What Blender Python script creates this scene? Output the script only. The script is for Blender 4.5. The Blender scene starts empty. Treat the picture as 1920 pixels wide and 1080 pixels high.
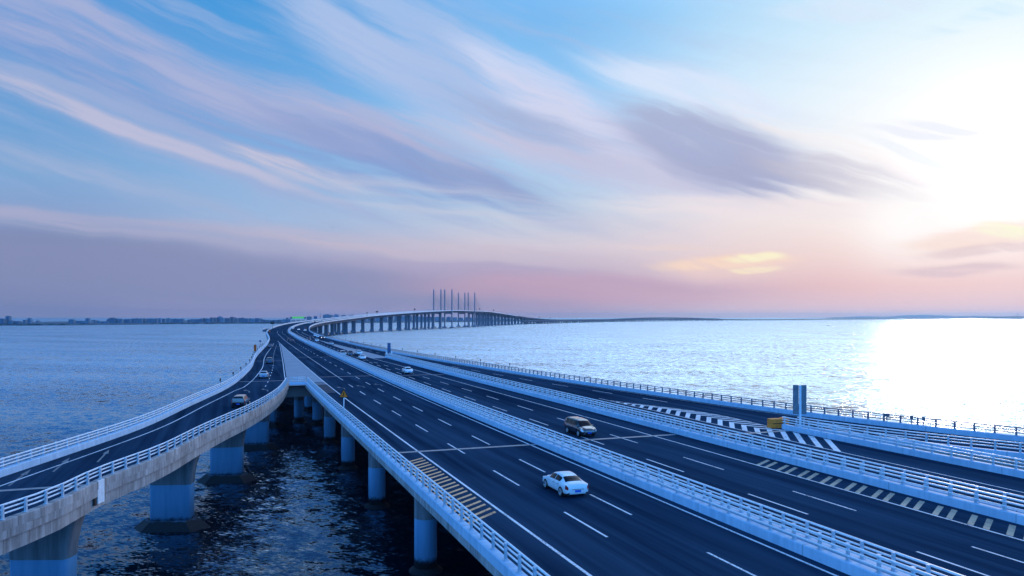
import bpy, math, random
import numpy as np
R = math.radians
random.seed(7)
S = bpy.context.scene
COL = S.collection

# ---------------------------------------------------------------- camera
CAMZ, DECK, FOC, HOR = 23.3, 10.3, 1440.0, 595.0      # water at z = 0, near decks at 10.3 m
cd = bpy.data.cameras.new('camera'); cam = bpy.data.objects.new('camera', cd); COL.objects.link(cam)
cam.location = (0, 0, CAMZ); cam.rotation_euler = (R(90), 0, 0)
cd.sensor_width = 36; cd.lens = 27; cd.shift_y = 55 / 1920; cd.clip_start = 0.5; cd.clip_end = 60000
S.camera = cam
S.view_settings.view_transform = 'Standard'; S.view_settings.look = 'None'
S.view_settings.exposure = 0.0; S.view_settings.gamma = 1.0
S.cycles.max_bounces = 6; S.cycles.glossy_bounces = 3; S.cycles.diffuse_bounces = 3
S.cycles.caustics_reflective = False; S.cycles.caustics_refractive = False

HAZE = .00006
SUN_AZ, SUN_EL = R(31), R(9.5)                          # azimuth to the right of +Y

# ---------------------------------------------------------------- node helpers
def lin(c):
    return tuple(((v / 255) / 12.92 if v / 255 <= .04045 else ((v / 255 + .055) / 1.055) ** 2.4) for v in c[:3])

class V:                                                # a scalar socket with arithmetic
    nt = None
    def __init__(s, k): s.k = k
    @staticmethod
    def m(op, *a, clamp=False):
        n = V.nt.nodes.new('ShaderNodeMath'); n.operation = op; n.use_clamp = clamp
        for i, x in enumerate(a):
            if isinstance(x, V): V.nt.links.new(x.k, n.inputs[i])
            else: n.inputs[i].default_value = x
        return V(n.outputs[0])
    def __add__(s, o): return V.m('ADD', s, o)
    __radd__ = __add__
    def __sub__(s, o): return V.m('SUBTRACT', s, o)
    def __rsub__(s, o): return V.m('SUBTRACT', o, s)
    def __mul__(s, o): return V.m('MULTIPLY', s, o)
    __rmul__ = __mul__
    def __truediv__(s, o): return V.m('DIVIDE', s, o)

def smooth(x, lo, hi, a=0.0, b=1.0):
    n = V.nt.nodes.new('ShaderNodeMapRange'); n.interpolation_type = 'SMOOTHSTEP'
    V.nt.links.new(x.k, n.inputs[0])
    for i, v in enumerate((lo, hi, a, b)): n.inputs[i + 1].default_value = v
    return V(n.outputs[0])
def mix(f, a, b, mode='MIX'):
    n = V.nt.nodes.new('ShaderNodeMix'); n.data_type = 'RGBA'; n.blend_type = mode
    for sock, v in ((n.inputs[0], f), (n.inputs[6], a), (n.inputs[7], b)):
        if isinstance(v, V): V.nt.links.new(v.k, sock)
        elif isinstance(v, (int, float)): sock.default_value = v
        else: sock.default_value = (*v[:3], 1)
    return V(n.outputs[2])
def comb(x, y, z=0.0):
    n = V.nt.nodes.new('ShaderNodeCombineXYZ')
    for i, v in enumerate((x, y, z)):
        if isinstance(v, V): V.nt.links.new(v.k, n.inputs[i])
        else: n.inputs[i].default_value = v
    return V(n.outputs[0])
def noise(vec, scale, detail=3.0, rough=.5, dist=0.0):
    n = V.nt.nodes.new('ShaderNodeTexNoise'); V.nt.links.new(vec.k, n.inputs['Vector'])
    n.inputs['Scale'].default_value = scale; n.inputs['Detail'].default_value = detail
    n.inputs['Roughness'].default_value = rough; n.inputs['Distortion'].default_value = dist
    return V(n.outputs['Fac'])
def ramp(f, stops):
    n = V.nt.nodes.new('ShaderNodeValToRGB'); V.nt.links.new(f.k, n.inputs[0])
    e = n.color_ramp.elements
    while len(e) < len(stops): e.new(.5)
    for el, (p, c) in zip(e, stops): el.position = p; el.color = (*c, 1)
    return V(n.outputs[0])

# ---------------------------------------------------------------- world: dusk sky with streaked cloud
W = bpy.data.worlds.new('World'); S.world = W; W.use_nodes = True
V.nt = W.node_tree; V.nt.nodes.clear()
tc = V.nt.nodes.new('ShaderNodeTexCoord'); sp = V.nt.nodes.new('ShaderNodeSeparateXYZ')
V.nt.links.new(tc.outputs['Generated'], sp.inputs[0])
dx, dy, dz = V(sp.outputs[0]), V(sp.outputs[1]), V(sp.outputs[2])
az = V.m('ARCTAN2', dx, dy) * 57.2958                   # degrees right of +Y
el = V.m('ARCSINE', dz) * 57.2958                       # degrees above the horizon
base = comb(az, el)
wa = az + (noise(base, .10, 3, .5) - .5) * 3.0
we = el + (noise(base, .12, 3, .5) - .5) * 1.6
def streak(deg, along, across, detail=6, rough=.6, seed=0.0):
    c, s_ = math.cos(R(deg)), math.sin(R(deg))
    u = wa * c - we * s_; v = wa * s_ + we * c
    return noise(comb(u * along, v * across, seed), 1.0, detail, rough, 0.0)
n16 = streak(16, .055, .62); n24 = streak(23, .06, .75, seed=4.0); n5 = streak(5, .04, 1.0, seed=9.0)
nfine = streak(19, .10, 1.25, 5, .58, 2.0)
fe = el * (1 / 40)
def rows(*r):                                           # (elevation in degrees, sRGB)
    return [(max(0, min(1, e / 40)), lin(c)) for e, c in r]
cL = ramp(fe, rows((0, (132, 140, 178)), (2.6, (128, 137, 176)), (5.0, (128, 141, 180)), (6.6, (138, 162, 205)), (9, (128, 169, 214)), (13, (106, 160, 214)), (18, (92, 154, 217)), (24, (58, 146, 218)), (40, (40, 125, 210))))
cM = ramp(fe, rows((0, (166, 157, 192)), (2.8, (157, 154, 192)), (4.8, (160, 166, 200)), (7, (160, 186, 222)), (11, (138, 182, 226)), (17, (100, 165, 224)), (22, (62, 152, 220)), (40, (45, 130, 212))))
cC = ramp(fe, rows((0, (200, 167, 190)), (1.9, (194, 167, 192)), (3.4, (192, 175, 198)), (5.2, (214, 204, 216)), (8, (188, 208, 230)), (12, (166, 205, 240)), (17, (140, 196, 244)), (23, (112, 180, 238)), (40, (95, 170, 235))))
cR = ramp(fe, rows((0, (222, 198, 210)), (2.0, (216, 190, 202)), (4.2, (232, 212, 214)), (7, (236, 224, 228)), (11, (226, 234, 246)), (16, (206, 232, 253)), (22, (160, 212, 250)), (40, (170, 215, 250))))
cX = ramp(fe, rows((0, (238, 200, 206)), (2.2, (243, 190, 184)), (4.5, (248, 214, 204)), (7.2, (252, 238, 230)), (10, (250, 246, 246)), (15, (238, 249, 254)), (20, (216, 242, 254)), (40, (225, 242, 255))))
col = mix(smooth(az, -33, -16), cL, cM)
col = mix(smooth(az, -19, 1), col, cC)
col = mix(smooth(az, 1, 18), col, cR)
col = mix(smooth(az, 9, 31), col, cX)
aaz = V.m('ABSOLUTE', az)
back = mix(1.0, ramp(fe, rows((0, (80, 150, 230)), (8, (80, 160, 245)), (25, (85, 165, 250)), (40, (95, 170, 255)))), (2.3, 2.45, 2.5), 'MULTIPLY')  # unseen sky behind the camera, brightened to light the sides facing it
col = mix(smooth(aaz, 45, 95), col, back)

def blob(px, py, L, Wd, deg, c, alpha, nz=None, nlo=.3, nhi=.7, glo=.12, ghi=.75):
    """a soft elongated cloud: centre, half length and half width are angles on the sky"""
    global col
    a0 = math.atan((px - 960) / FOC); e0 = math.degrees(math.atan((HOR - py) / FOC * math.cos(a0))); a0 = math.degrees(a0)
    k = FOC * math.pi / 180
    c_, s_ = math.cos(R(deg)), math.sin(R(deg))
    u = ((wa - a0) * c_ - (we - e0) * s_) * (k / L); v = ((wa - a0) * s_ + (we - e0) * c_) * (k / Wd)
    g = V.m('EXPONENT', (u * u + v * v) * -1.0)
    if nz is not None: f = smooth(g + (nz - .5) * .5, glo, ghi) * smooth(nz, nlo, nhi) * smooth(g, .0, .15)
    else: f = smooth(g, glo, ghi)
    col = mix(f * alpha, col, lin(c))

# thin streaky veil everywhere above the low bank
veil = smooth(n16, .46, .72) * smooth(el, 5, 9) * smooth(az, 4, 22, 1, .25)
col = mix(veil * .42, col, lin((178, 190, 224)))
# left pale bands and the blue shade under them
blob(430, 205, 620, 52, 15.5, (98, 143, 208), .75, n16, .25, .6)
blob(300, 125, 560, 62, 15.5, (168, 178, 216), .92, n16, .22, .62)
blob(560, 205, 260, 46, 14, (176, 184, 220), .6, n16, .3, .65)
blob(330, 262, 520, 46, 14.5, (158, 176, 216), .8, n16, .3, .62)
blob(250, 245, 330, 13, 16, (196, 194, 218), .8, n16, .3, .55)
blob(560, 318, 130, 16, 16, (202, 198, 218), .85, nfine, .3, .6)
blob(250, 345, 560, 26, 9, (164, 180, 214), .55, n16, .35, .65)
blob(760, 300, 290, 36, 16, (136, 156, 206), .62, n24, .2, .55)
blob(880, 338, 150, 22, 14, (150, 162, 204), .65, nfine, .25, .6)
blob(760, 262, 210, 16, 17, (186, 186, 216), .6, nfine, .3, .6)
# the veil rising from the centre to the top
blob(760, 70, 330, 95, 27, (164, 192, 234), .9, n24, .2, .6)
blob(900, 190, 380, 70, 22, (174, 194, 232), .9, n24, .2, .6)
blob(1010, 165, 170, 42, 27, (205, 217, 246), .8, n24, .25, .6)
blob(1110, 245, 220, 34, 27, (216, 216, 238), .8, n24, .25, .6)
blob(1010, 250, 190, 34, 20, (166, 180, 216), .8, nfine, .25, .62)
blob(1090, 300, 330, 36, 15, (202, 200, 224), .8, n16, .28, .62)
blob(900, 385, 330, 30, 6, (208, 206, 222), .5, n5, .35, .65)
# the cloud beside the dark one and the dark cloud itself
blob(1290, 168, 190, 36, 16, (222, 232, 252), .85, n24, .15, .55)
def DARK():
    blob(1340, 285, 205, 70, 18, (172, 178, 210), .95, nfine, .05, .45, .2, .7)
    blob(1400, 318, 150, 34, 15, (164, 168, 200), .7, nfine, .3, .62)
    blob(1280, 262, 110, 40, 20, (172, 182, 216), .7, nfine, .25, .6)
    blob(1590, 330, 150, 34, 16, (204, 200, 214), .75, nfine, .2, .55)
    blob(1440, 392, 300, 20, 4, (242, 228, 230), .7, n5, .25, .6)
    blob(1560, 270, 190, 16, 24, (248, 240, 240), .6, nfine, .3, .6)
# low bank on the left with its pale rim
blob(240, 428, 520, 18, 4, (176, 176, 204), .75, n5, .2, .55)
blob(820, 468, 380, 20, 5, (200, 188, 206), .7, n5, .25, .6)
blob(320, 515, 760, 52, 3.5, (136, 144, 182), .8)
blob(960, 512, 330, 16, 5, (170, 160, 194), .6, n5, .3, .6)
blob(1100, 545, 330, 30, 2, (206, 166, 186), .55)
# lit cloudlet and low clouds on the right
blob(1360, 494, 115, 12, -1, (255, 226, 196), .95, nfine, .28, .5)
blob(1372, 500, 120, 24, 0, (246, 212, 200), .5)
blob(1418, 486, 46, 8, -2, (255, 244, 206), .95, nfine, .25, .5)
blob(1415, 508, 46, 6, -2, (255, 236, 202), .8, nfine, .3, .55)
blob(1250, 463, 90, 7, 4, (238, 214, 208), .6, n5, .3, .6)
# glow of the sun behind thin cloud
ua = (az - 33.0); ue = (el - 10.0)
r2 = ua * ua * (1 / 95.0) + ue * ue * (1 / 58.0)
col = mix(V.m('EXPONENT', r2 * -1.15, clamp=True) * .9, col, (1.0, .985, .97))
DARK()
rr = V.m('SQRT', ua * ua * (1 / 24.0) + ue * ue * (1 / 14.0))
glow = V.m('EXPONENT', rr * -1.8)
col = mix(1.0, col, mix(glow, (0, 0, 0), (1.2, 1.14, 1.1)), 'ADD')
blob(1600, 18, 130, 22, 4, (222, 234, 252), .7, n24, .25, .6)
blob(1850, 30, 90, 14, -4, (196, 232, 252), .6, n24, .3, .6)
blob(1755, 244, 100, 17, 8, (240, 242, 252), .85, nfine, .3, .55)
blob(1700, 285, 90, 9, 26, (240, 245, 252), .7, nfine, .3, .55)
sx = az - 27.0; sy = el - 6.4
col = mix(V.m('EXPONENT', (sx * sx + sy * sy) * -.16) * .8, col, (1.05, 1.02, 1.0))
blob(1860, 440, 130, 22, -6, (250, 220, 206), .6, n5, .3, .55)
blob(1895, 432, 50, 12, 10, (255, 252, 222), .9, nfine, .25, .5)
blob(1790, 505, 90, 10, 0, (222, 196, 204), .7, n5, .25, .5)
blob(1850, 468, 110, 9, -3, (226, 202, 206), .6, nfine, .3, .55)
# above the picture the physical sky takes over
sky = V.nt.nodes.new('ShaderNodeTexSky'); sky.sky_type = 'NISHITA'; sky.sun_disc = False
sky.sun_elevation = SUN_EL; sky.sun_rotation = SUN_AZ; sky.altitude = 20; sky.dust_density = 1.2; sky.ozone_density = 2.0
nish = mix(1.0, V(sky.outputs[0]), (.045, .125, .27), 'MULTIPLY')
col = mix(smooth(el, 24, 46) * .7, col, nish)
# bright band added out of view, sunward, to brighten water and deck tops
hi_ = smooth(el, 20.5, 34) * smooth(el, 58, 42) * smooth(az, -14, 14) * smooth(az, 85, 50)
col = mix(1.0, col, mix(hi_, (0, 0, 0), (1.05, 1.25, 1.55)), 'ADD')
bg = V.nt.nodes.new('ShaderNodeBackground'); V.nt.links.new(col.k, bg.inputs[0]); bg.inputs[1].default_value = 1.0
wo = V.nt.nodes.new('ShaderNodeOutputWorld'); V.nt.links.new(bg.outputs[0], wo.inputs[0])
W.cycles.sampling_method = 'MANUAL'; W.cycles.sample_map_resolution = 512

# ---------------------------------------------------------------- sun
sl = bpy.data.lights.new('sun', 'SUN'); so = bpy.data.objects.new('sun', sl); COL.objects.link(so)
sl.energy = .5; sl.angle = R(5); sl.color = (1.0, .84, .74)
so.rotation_euler = (R(90) - SUN_EL, 0, math.pi - SUN_AZ); so.location = (200, 300, 200)

# ---------------------------------------------------------------- materials
def mat(name, c, rough=.6, metal=0.0, spec=.4, var=0.0, vscale=3.0, emit=0.0, stretch=(1, 1, 1), bump=0.0, coat=0.0):
    m = bpy.data.materials.new(name); m.use_nodes = True; V.nt = m.node_tree
    p = V.nt.nodes['Principled BSDF']
    p.inputs['Roughness'].default_value = rough; p.inputs['Metallic'].default_value = metal
    p.inputs['Specular IOR Level'].default_value = spec; p.inputs['Coat Weight'].default_value = coat
    p.inputs['Base Color'].default_value = (*c, 1)
    if var or bump:
        t = V.nt.nodes.new('ShaderNodeTexCoord'); mp = V.nt.nodes.new('ShaderNodeMapping')
        V.nt.links.new(t.outputs['Object'], mp.inputs[0]); mp.inputs['Scale'].default_value = stretch
        n = noise(V(mp.outputs[0]), vscale, 5, .6)
        if var:
            k = smooth(n, .25, .75)
            V.nt.links.new(mix(k, tuple(v * (1 - var) for v in c), tuple(min(1, v * (1 + var * .6)) for v in c)).k, p.inputs['Base Color'])
        if bump:
            b = V.nt.nodes.new('ShaderNodeBump'); b.inputs['Strength'].default_value = bump; b.inputs['Distance'].default_value = .05
            V.nt.links.new(n.k, b.inputs['Height']); V.nt.links.new(b.outputs[0], p.inputs['Normal'])
    if emit:
        p.inputs['Emission Color'].default_value = (*c, 1); p.inputs['Emission Strength'].default_value = emit
    return m

def mat_asphalt():
    m = bpy.data.materials.new('asphalt'); m.use_nodes = True; V.nt = m.node_tree
    p = V.nt.nodes['Principled BSDF']
    uv = V.nt.nodes.new('ShaderNodeUVMap'); sx_ = V.nt.nodes.new('ShaderNodeSeparateXYZ')
    V.nt.links.new(uv.outputs[0], sx_.inputs[0])
    u, v = V(sx_.outputs[0]), V(sx_.outputs[1])
    n1 = noise(comb(u * .9, v * .02), 1.0, 4, .6)              # tyre tracks along the lanes
    n2 = noise(comb(u, v), 9.0, 3, .7)                          # stone
    n3 = noise(comb(u * .2, v * .03), 1.0, 3, .55)              # worn and patched stretches
    f = smooth(n1, .3, .7) * .5 + smooth(n3, .35, .65) * .3 + n2 * .25
    c = mix(V.m('MULTIPLY', f, 1.0, clamp=True), (.004, .016, .036), (.036, .074, .124))
    V.nt.links.new(c.k, p.inputs['Base Color'])
    p.inputs['Roughness'].default_value = .9; p.inputs['Specular IOR Level'].default_value = 0.0
    b = V.nt.nodes.new('ShaderNodeBump'); b.inputs['Strength'].default_value = .25; b.inputs['Distance'].default_value = .01
    V.nt.links.new(n2.k, b.inputs['Height']); V.nt.links.new(b.outputs[0], p.inputs['Normal'])
    return m

def mat_concrete(name, a, b_, joint=2.0, dark=.45, rough=.8):
    """cast concrete with panel joints along the run and rain streaks down the face"""
    m = bpy.data.materials.new(name); m.use_nodes = True; V.nt = m.node_tree
    p = V.nt.nodes['Principled BSDF']
    uv = V.nt.nodes.new('ShaderNodeUVMap'); s_ = V.nt.nodes.new('ShaderNodeSeparateXYZ'); V.nt.links.new(uv.outputs[0], s_.inputs[0])
    t = V.nt.nodes.new('ShaderNodeTexCoord')
    v, u = V(s_.outputs[1]), V(s_.outputs[0])
    st = noise(comb(v * 1.6, u * .12), 1.0, 5, .65)
    big = noise(V(t.outputs['Object']), .35, 4, .6)
    fine = noise(V(t.outputs['Object']), 6.0, 3, .6)
    f = V.m('MULTIPLY', smooth(st, .35, .7) * .6 + smooth(big, .3, .7) * .4 + (fine - .5) * .3, 1.0, clamp=True)
    c = mix(f, a, b_)
    if joint:
        fr = V.m('FRACT', v * (1 / joint))
        j = V.m('LESS_THAN', V.m('ABSOLUTE', fr - .5), .036 / joint)
        c = mix(j * dark, c, tuple(x * .3 for x in a))
    V.nt.links.new(c.k, p.inputs['Base Color']); p.inputs['Roughness'].default_value = rough
    p.inputs['Specular IOR Level'].default_value = .25
    return m

def mat_pier():
    """bare concrete above, blue-grey protective coat below, a dark tidal band with mussels at the foot"""
    m = bpy.data.materials.new('pier_concrete'); m.use_nodes = True; V.nt = m.node_tree
    p = V.nt.nodes['Principled BSDF']
    g = V.nt.nodes.new('ShaderNodeNewGeometry'); s_ = V.nt.nodes.new('ShaderNodeSeparateXYZ'); V.nt.links.new(g.outputs['Position'], s_.inputs[0])
    z = V(s_.outputs[2]); pos = V(g.outputs['Position'])
    st = noise(comb(V(s_.outputs[0]) * 1.5, V(s_.outputs[1]) * 1.5, z * .15), 1.0, 4, .6)
    bare = mix(smooth(st, .3, .7), (.13, .135, .15), (.24, .245, .26))
    coat = mix(smooth(st, .3, .7), (.13, .32, .52), (.18, .39, .60))
    c = mix(V.m('GREATER_THAN', z, 4.9), coat, bare)
    n = noise(pos, 2.5, 5, .7)
    edge = z + (n - .5) * .9
    c = mix(smooth(edge, .9, 1.5), mix(smooth(noise(pos, 5.0, 3, .7), .62, .78), (.012, .014, .018), (.10, .11, .12)), c)
    V.nt.links.new(c.k, p.inputs['Base Color']); p.inputs['Roughness'].default_value = .7
    p.inputs['Specular IOR Level'].default_value = .3
    return m

def mat_water():
    m = bpy.data.materials.new('sea_water'); m.use_nodes = True; V.nt = m.node_tree
    p = V.nt.nodes['Principled BSDF']
    g = V.nt.nodes.new('ShaderNodeNewGeometry'); s_ = V.nt.nodes.new('ShaderNodeSeparateXYZ'); V.nt.links.new(g.outputs['Position'], s_.inputs[0])
    x, y = V(s_.outputs[0]), V(s_.outputs[1])
    u = x * .94 - y * .34; v = x * .34 + y * .94
    def slopes(ku, kv, seed, detail):
        n = V.nt.nodes.new('ShaderNodeTexNoise'); V.nt.links.new(comb(u * ku, v * kv, seed).k, n.inputs['Vector'])
        n.inputs['Scale'].default_value = 1.0; n.inputs['Detail'].default_value = detail; n.inputs['Roughness'].default_value = .55; n.inputs['Distortion'].default_value = .4
        q = V.nt.nodes.new('ShaderNodeSeparateColor'); V.nt.links.new(n.outputs['Color'], q.inputs[0])
        return V(q.outputs[0]) - .5, V(q.outputs[1]) - .5
    ax, ay = slopes(1.5, 3.0, 0.0, 3); bx, by = slopes(.36, .45, 3.0, 3); cx_, cy_ = slopes(.014, .05, 7.0, 3)
    gust = smooth(noise(comb(u * .004, v * .02, 5.0), 1.0, 4, .6), .3, .7) * .6 + .65
    su = (ax * 1.5 + bx * 1.1 + cx_ * .3) * gust; sv = (ay * 1.2 + by * 1.1 + cy_ * .25) * gust
    nx = su * .94 + sv * .34; ny = su * -.34 + sv * .94 - .15      # constant tilt towards the camera side so the waves reflect higher sky
    vn = V.nt.nodes.new('ShaderNodeVectorMath'); vn.operation = 'NORMALIZE'
    V.nt.links.new(comb(nx, ny, 1.0).k, vn.inputs[0]); V.nt.links.new(vn.outputs[0], p.inputs['Normal'])
    m.cycles.use_bump_map_correction = False
    p.inputs['Base Color'].default_value = (.001, .006, .014, 1); p.inputs['Roughness'].default_value = .5
    p.inputs['Specular IOR Level'].default_value = 0.0
    gl = V.nt.nodes.new('ShaderNodeBsdfGlossy'); gl.inputs['Roughness'].default_value = .16; gl.inputs['Color'].default_value = (.80, .91, 1, 1)
    V.nt.links.new(vn.outputs[0], gl.inputs['Normal'])
    fr = V.nt.nodes.new('ShaderNodeFresnel'); fr.inputs['IOR'].default_value = 1.33
    ms = V.nt.nodes.new('ShaderNodeMixShader'); V.nt.links.new(V.m('MULTIPLY', V(fr.outputs[0]), 1.42, clamp=True).k, ms.inputs[0])
    V.nt.links.new(p.outputs[0], ms.inputs[1]); V.nt.links.new(gl.outputs[0], ms.inputs[2])
    V.nt.links.new(ms.outputs[0], V.nt.nodes['Material Output'].inputs['Surface'])
    return m

def mat_paint(name, c):
    m = bpy.data.materials.new(name); m.use_nodes = True; V.nt = m.node_tree; p = V.nt.nodes['Principled BSDF']
    t = V.nt.nodes.new('ShaderNodeTexCoord'); o = V(t.outputs['Object'])
    wear = smooth(noise(o, 7.0, 4, .7), .50, .60) * smooth(noise(o, .22, 3, .6), .42, .62) * .75 + smooth(noise(o, 1.2, 3, .6), .5, .75) * .3
    V.nt.links.new(mix(V.m('MULTIPLY', wear, 1.0, clamp=True), c, (.03, .045, .07)).k, p.inputs['Base Color'])
    p.inputs['Roughness'].default_value = .65; p.inputs['Specular IOR Level'].default_value = .2
    return m
M = dict(
    asphalt=mat_asphalt(), water=mat_water(), pier=mat_pier(),
    slab=mat_concrete('deck_concrete', (.20, .20, .21), (.36, .36, .37)),
    fascia=mat_concrete('stained_concrete', (.20, .18, .175), (.57, .53, .515)),
    plinth=mat_concrete('painted_plinth', (.37, .53, .67), (.57, .73, .87), 10.0, .5, .6),
    gore=mat_concrete('gore_concrete', (.24, .28, .33), (.34, .38, .43), 6.0, .3),
    rail=mat('rail_paint', (.88, .90, .92), .35, .0, .5, .15, 4),
    backlitrail=mat('backlit_rail_paint', (.13, .18, .24), .5, .0, .3, .2, 4),  # rail paint darkened, the backlight is put into the colour
    post=mat('post_paint', (.48, .55, .62), .45, .0, .5, .2, 4),
    worn=mat('worn_road_paint', (.20, .215, .23), .7, 0, .2, .4, 2.5),
    white=mat_paint('road_paint', (.80, .82, .84)),
    tan=mat_paint('rumble_paint', (.95, .50, .24)), cream=mat_paint('pale_rumble_paint', (.55, .43, .30)),
    brown=mat('worn_rumble_paint', (.13, .12, .13), .7, 0, .3, .3, 2),
    joint=mat('joint_steel', (.34, .35, .37), .45, .3, .5, .3, 3),
    dark=mat('dark_plastic', (.012, .013, .015), .5),
    tyre=mat('tyre_rubber', (.010, .010, .011), .8),
    alloy=mat('wheel_alloy', (.45, .46, .48), .3, .8),
    glass=mat('car_glass', (.003, .006, .012), .06, 0, .22),
    chrome=mat('chrome', (.6, .6, .62), .15, 1.0),
    tail=mat('tail_light', (.35, .012, .012), .2, 0, .6),
    head=mat('head_light', (.85, .88, .92), .1, 0, .6),
    headon=mat('head_light_on', (1.0, .96, .88), .2, emit=4.0),
    plate=mat('number_plate', (.02, .10, .55), .4),
    yellow=mat('sign_yellow', (1.0, .20, .0), .45, 0, .4, .1, 3),
    orange=mat('marker_orange', (.75, .10, .0), .5, 0, .4, .2, 3),
    sand=mat('cushion_yellow', (.95, .25, .03), .65, 0, .3, .3, 3),
    black=mat('sign_black', (.008, .008, .008), .5),
    panel=mat('panel_grey', (.16, .19, .22), .5, .2, .4, .2, 2),
    panelblue=mat('panel_blue', (.05, .12, .24), .5, 0, .4, .2, 2),
    pole=mat('pole_paint', (.66, .72, .78), .4, 0, .5),
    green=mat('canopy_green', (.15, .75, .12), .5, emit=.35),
    land=mat('hazed_soil', (.10, .14, .17), .9, 0, .2, .4, .02),  # soil lightened, distance haze put into the colour
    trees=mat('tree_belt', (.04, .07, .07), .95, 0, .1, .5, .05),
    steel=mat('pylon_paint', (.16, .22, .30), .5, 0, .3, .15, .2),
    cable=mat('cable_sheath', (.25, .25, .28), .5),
    hill=mat('hazed_hill', (.16, .20, .24), .95, 0, .1, .3, .002),  # hill lightened and blued, distance haze put into the colour
)
def paint(name, c, rough=.22, coat=.3):
    m = mat(name, c, rough, 0, .5, coat=coat); m.node_tree.nodes['Principled BSDF'].inputs['Coat IOR'].default_value = 2.1 if coat >= 1 else 1.5
    return m
PAINT = dict(white=paint('white_car_paint', (.80, .82, .84)), black=paint('black_car_paint', (.004, .007, .014), .14, 1.0),
             silver=paint('silver_car_paint', (.42, .45, .50), .28), grey=paint('grey_car_paint', (.10, .11, .13)),
             dark=paint('dark_blue_car_paint', (.015, .022, .04)), red=paint('dark_red_paint', (.12, .02, .02)))
BLD = [mat('hazed_facade_%s' % n, c, .8, 0, .2, .25, .08) for n, c in (('grey', (.09, .17, .26)), ('beige', (.13, .20, .27)), ('pale', (.15, .25, .35)), ('brown', (.09, .15, .22)))]  # blue distance haze is put into the facade colours

# ---------------------------------------------------------------- mesh helpers
class MB:
    def __init__(s): s.v, s.f, s.uv = [], [], {}
    def add(s, vs, fs, uvs=None):
        o = len(s.v); s.v += [tuple(p) for p in vs]
        for k, f in enumerate(fs):
            if uvs is not None: s.uv[len(s.f)] = [uvs[i] for i in f]
            s.f.append(tuple(i + o for i in f))
        return s
    def box(s, c, d, rz=0.0, taper=1.0):
        x, y, z = (k / 2 for k in d); cc, ss = math.cos(rz), math.sin(rz)
        vs = []
        for sz, t in ((-1, 1.0), (1, taper)):
            for ax, ay in ((-1, -1), (1, -1), (1, 1), (-1, 1)):
                px, py = ax * x * t, ay * y * t
                vs.append((c[0] + px * cc - py * ss, c[1] + px * ss + py * cc, c[2] + sz * z))
        return s.add(vs, [(3, 2, 1, 0), (4, 5, 6, 7), (0, 1, 5, 4), (1, 2, 6, 5), (2, 3, 7, 6), (3, 0, 4, 7)])
    def tube(s, a, b, r0, r1=None, n=8, cap=True):
        a, b = np.array(a, float), np.array(b, float); r1 = r0 if r1 is None else r1
        d = (b - a) / np.linalg.norm(b - a); h = np.array((0, 0, 1.0)) if abs(d[2]) < .9 else np.array((1.0, 0, 0))
        p = np.cross(d, h); p /= np.linalg.norm(p); q = np.cross(p, d)
        vs = [c + (p * math.cos(t) + q * math.sin(t)) * r for c, r in ((a, r0), (b, r1)) for t in (2 * math.pi * i / n for i in range(n))]
        fs = [(i, (i + 1) % n, n + (i + 1) % n, n + i) for i in range(n)]
        if cap: fs += [tuple(range(n - 1, -1, -1)), tuple(range(n, 2 * n))]
        return s.add(vs, fs)
    def sweep(s, pts, prof, closed=True):
        """sweep (lateral, z) profile along 3D points; uv = (distance round profile, distance along)"""
        P = np.array(pts, float); n = len(P); m = len(prof)
        T = np.zeros((n, 2)); T[1:-1] = P[2:, :2] - P[:-2, :2]; T[0] = P[1, :2] - P[0, :2]; T[-1] = P[-1, :2] - P[-2, :2]
        T /= np.linalg.norm(T, axis=1)[:, None]; N = np.stack([T[:, 1], -T[:, 0]], 1)
        L = np.concatenate([[0], np.cumsum(np.linalg.norm(np.diff(P, axis=0), axis=1))])
        per = [0.0]
        for i in range(m): per.append(per[-1] + math.dist(prof[i], prof[(i + 1) % m]))
        for i in range(m if closed else m - 1):
            a, b = prof[i], prof[(i + 1) % m]; vs, uv, fs = [], [], []
            for k in range(n):
                for (l, z), w in ((a, per[i]), (b, per[i + 1])):
                    vs.append((P[k, 0] + N[k, 0] * l, P[k, 1] + N[k, 1] * l, P[k, 2] + z)); uv.append((w, L[k]))
            for k in range(n - 1): fs.append((2 * k + 1, 2 * k, 2 * k + 2, 2 * k + 3))
            s.add(vs, fs, uv)
        if closed:
            for k, rev in ((0, False), (n - 1, True)):
                vs = [(P[k, 0] + N[k, 0] * l, P[k, 1] + N[k, 1] * l, P[k, 2] + z) for l, z in prof]
                s.add(vs, [tuple(range(m))[::-1] if rev else tuple(range(m))])
        return s
    def build(s, name, m, parent=None, smooth_=False):
        me = bpy.data.meshes.new(name); me.from_pydata(s.v, [], s.f)
        if s.uv:
            ul = me.uv_layers.new(name='UVMap')
            for i, poly in enumerate(me.polygons):
                if i in s.uv:
                    for li, c in zip(poly.loop_indices, s.uv[i]): ul.data[li].uv = c
        me.materials.append(m)
        if smooth_: me.polygons.foreach_set('use_smooth', [True] * len(me.polygons))
        me.update()
        return link(name, me, parent)
def link(name, me, parent=None):
    o = bpy.data.objects.new(name, me); COL.objects.link(o)
    if parent is not None: o.parent = parent
    return o
def tag(o, label=None, cat=None, group=None, kind=None):
    for k, v in (('label', label), ('category', cat), ('group', group), ('kind', kind)):
        if v: o[k] = v
    return o
def thing(name, label, cat, loc=(0, 0, 0), rz=0.0, group=None):
    o = bpy.data.objects.new(name, None); COL.objects.link(o); o.location = loc; o.rotation_euler = (0, 0, rz)
    o.empty_display_size = .5
    return tag(o, label, cat, group)
def copy_tree(o, parent=None):
    c = o.copy(); COL.objects.link(c)
    if parent is not None: c.parent = parent
    for ch in list(o.children): copy_tree(ch, c)
    return c

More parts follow.
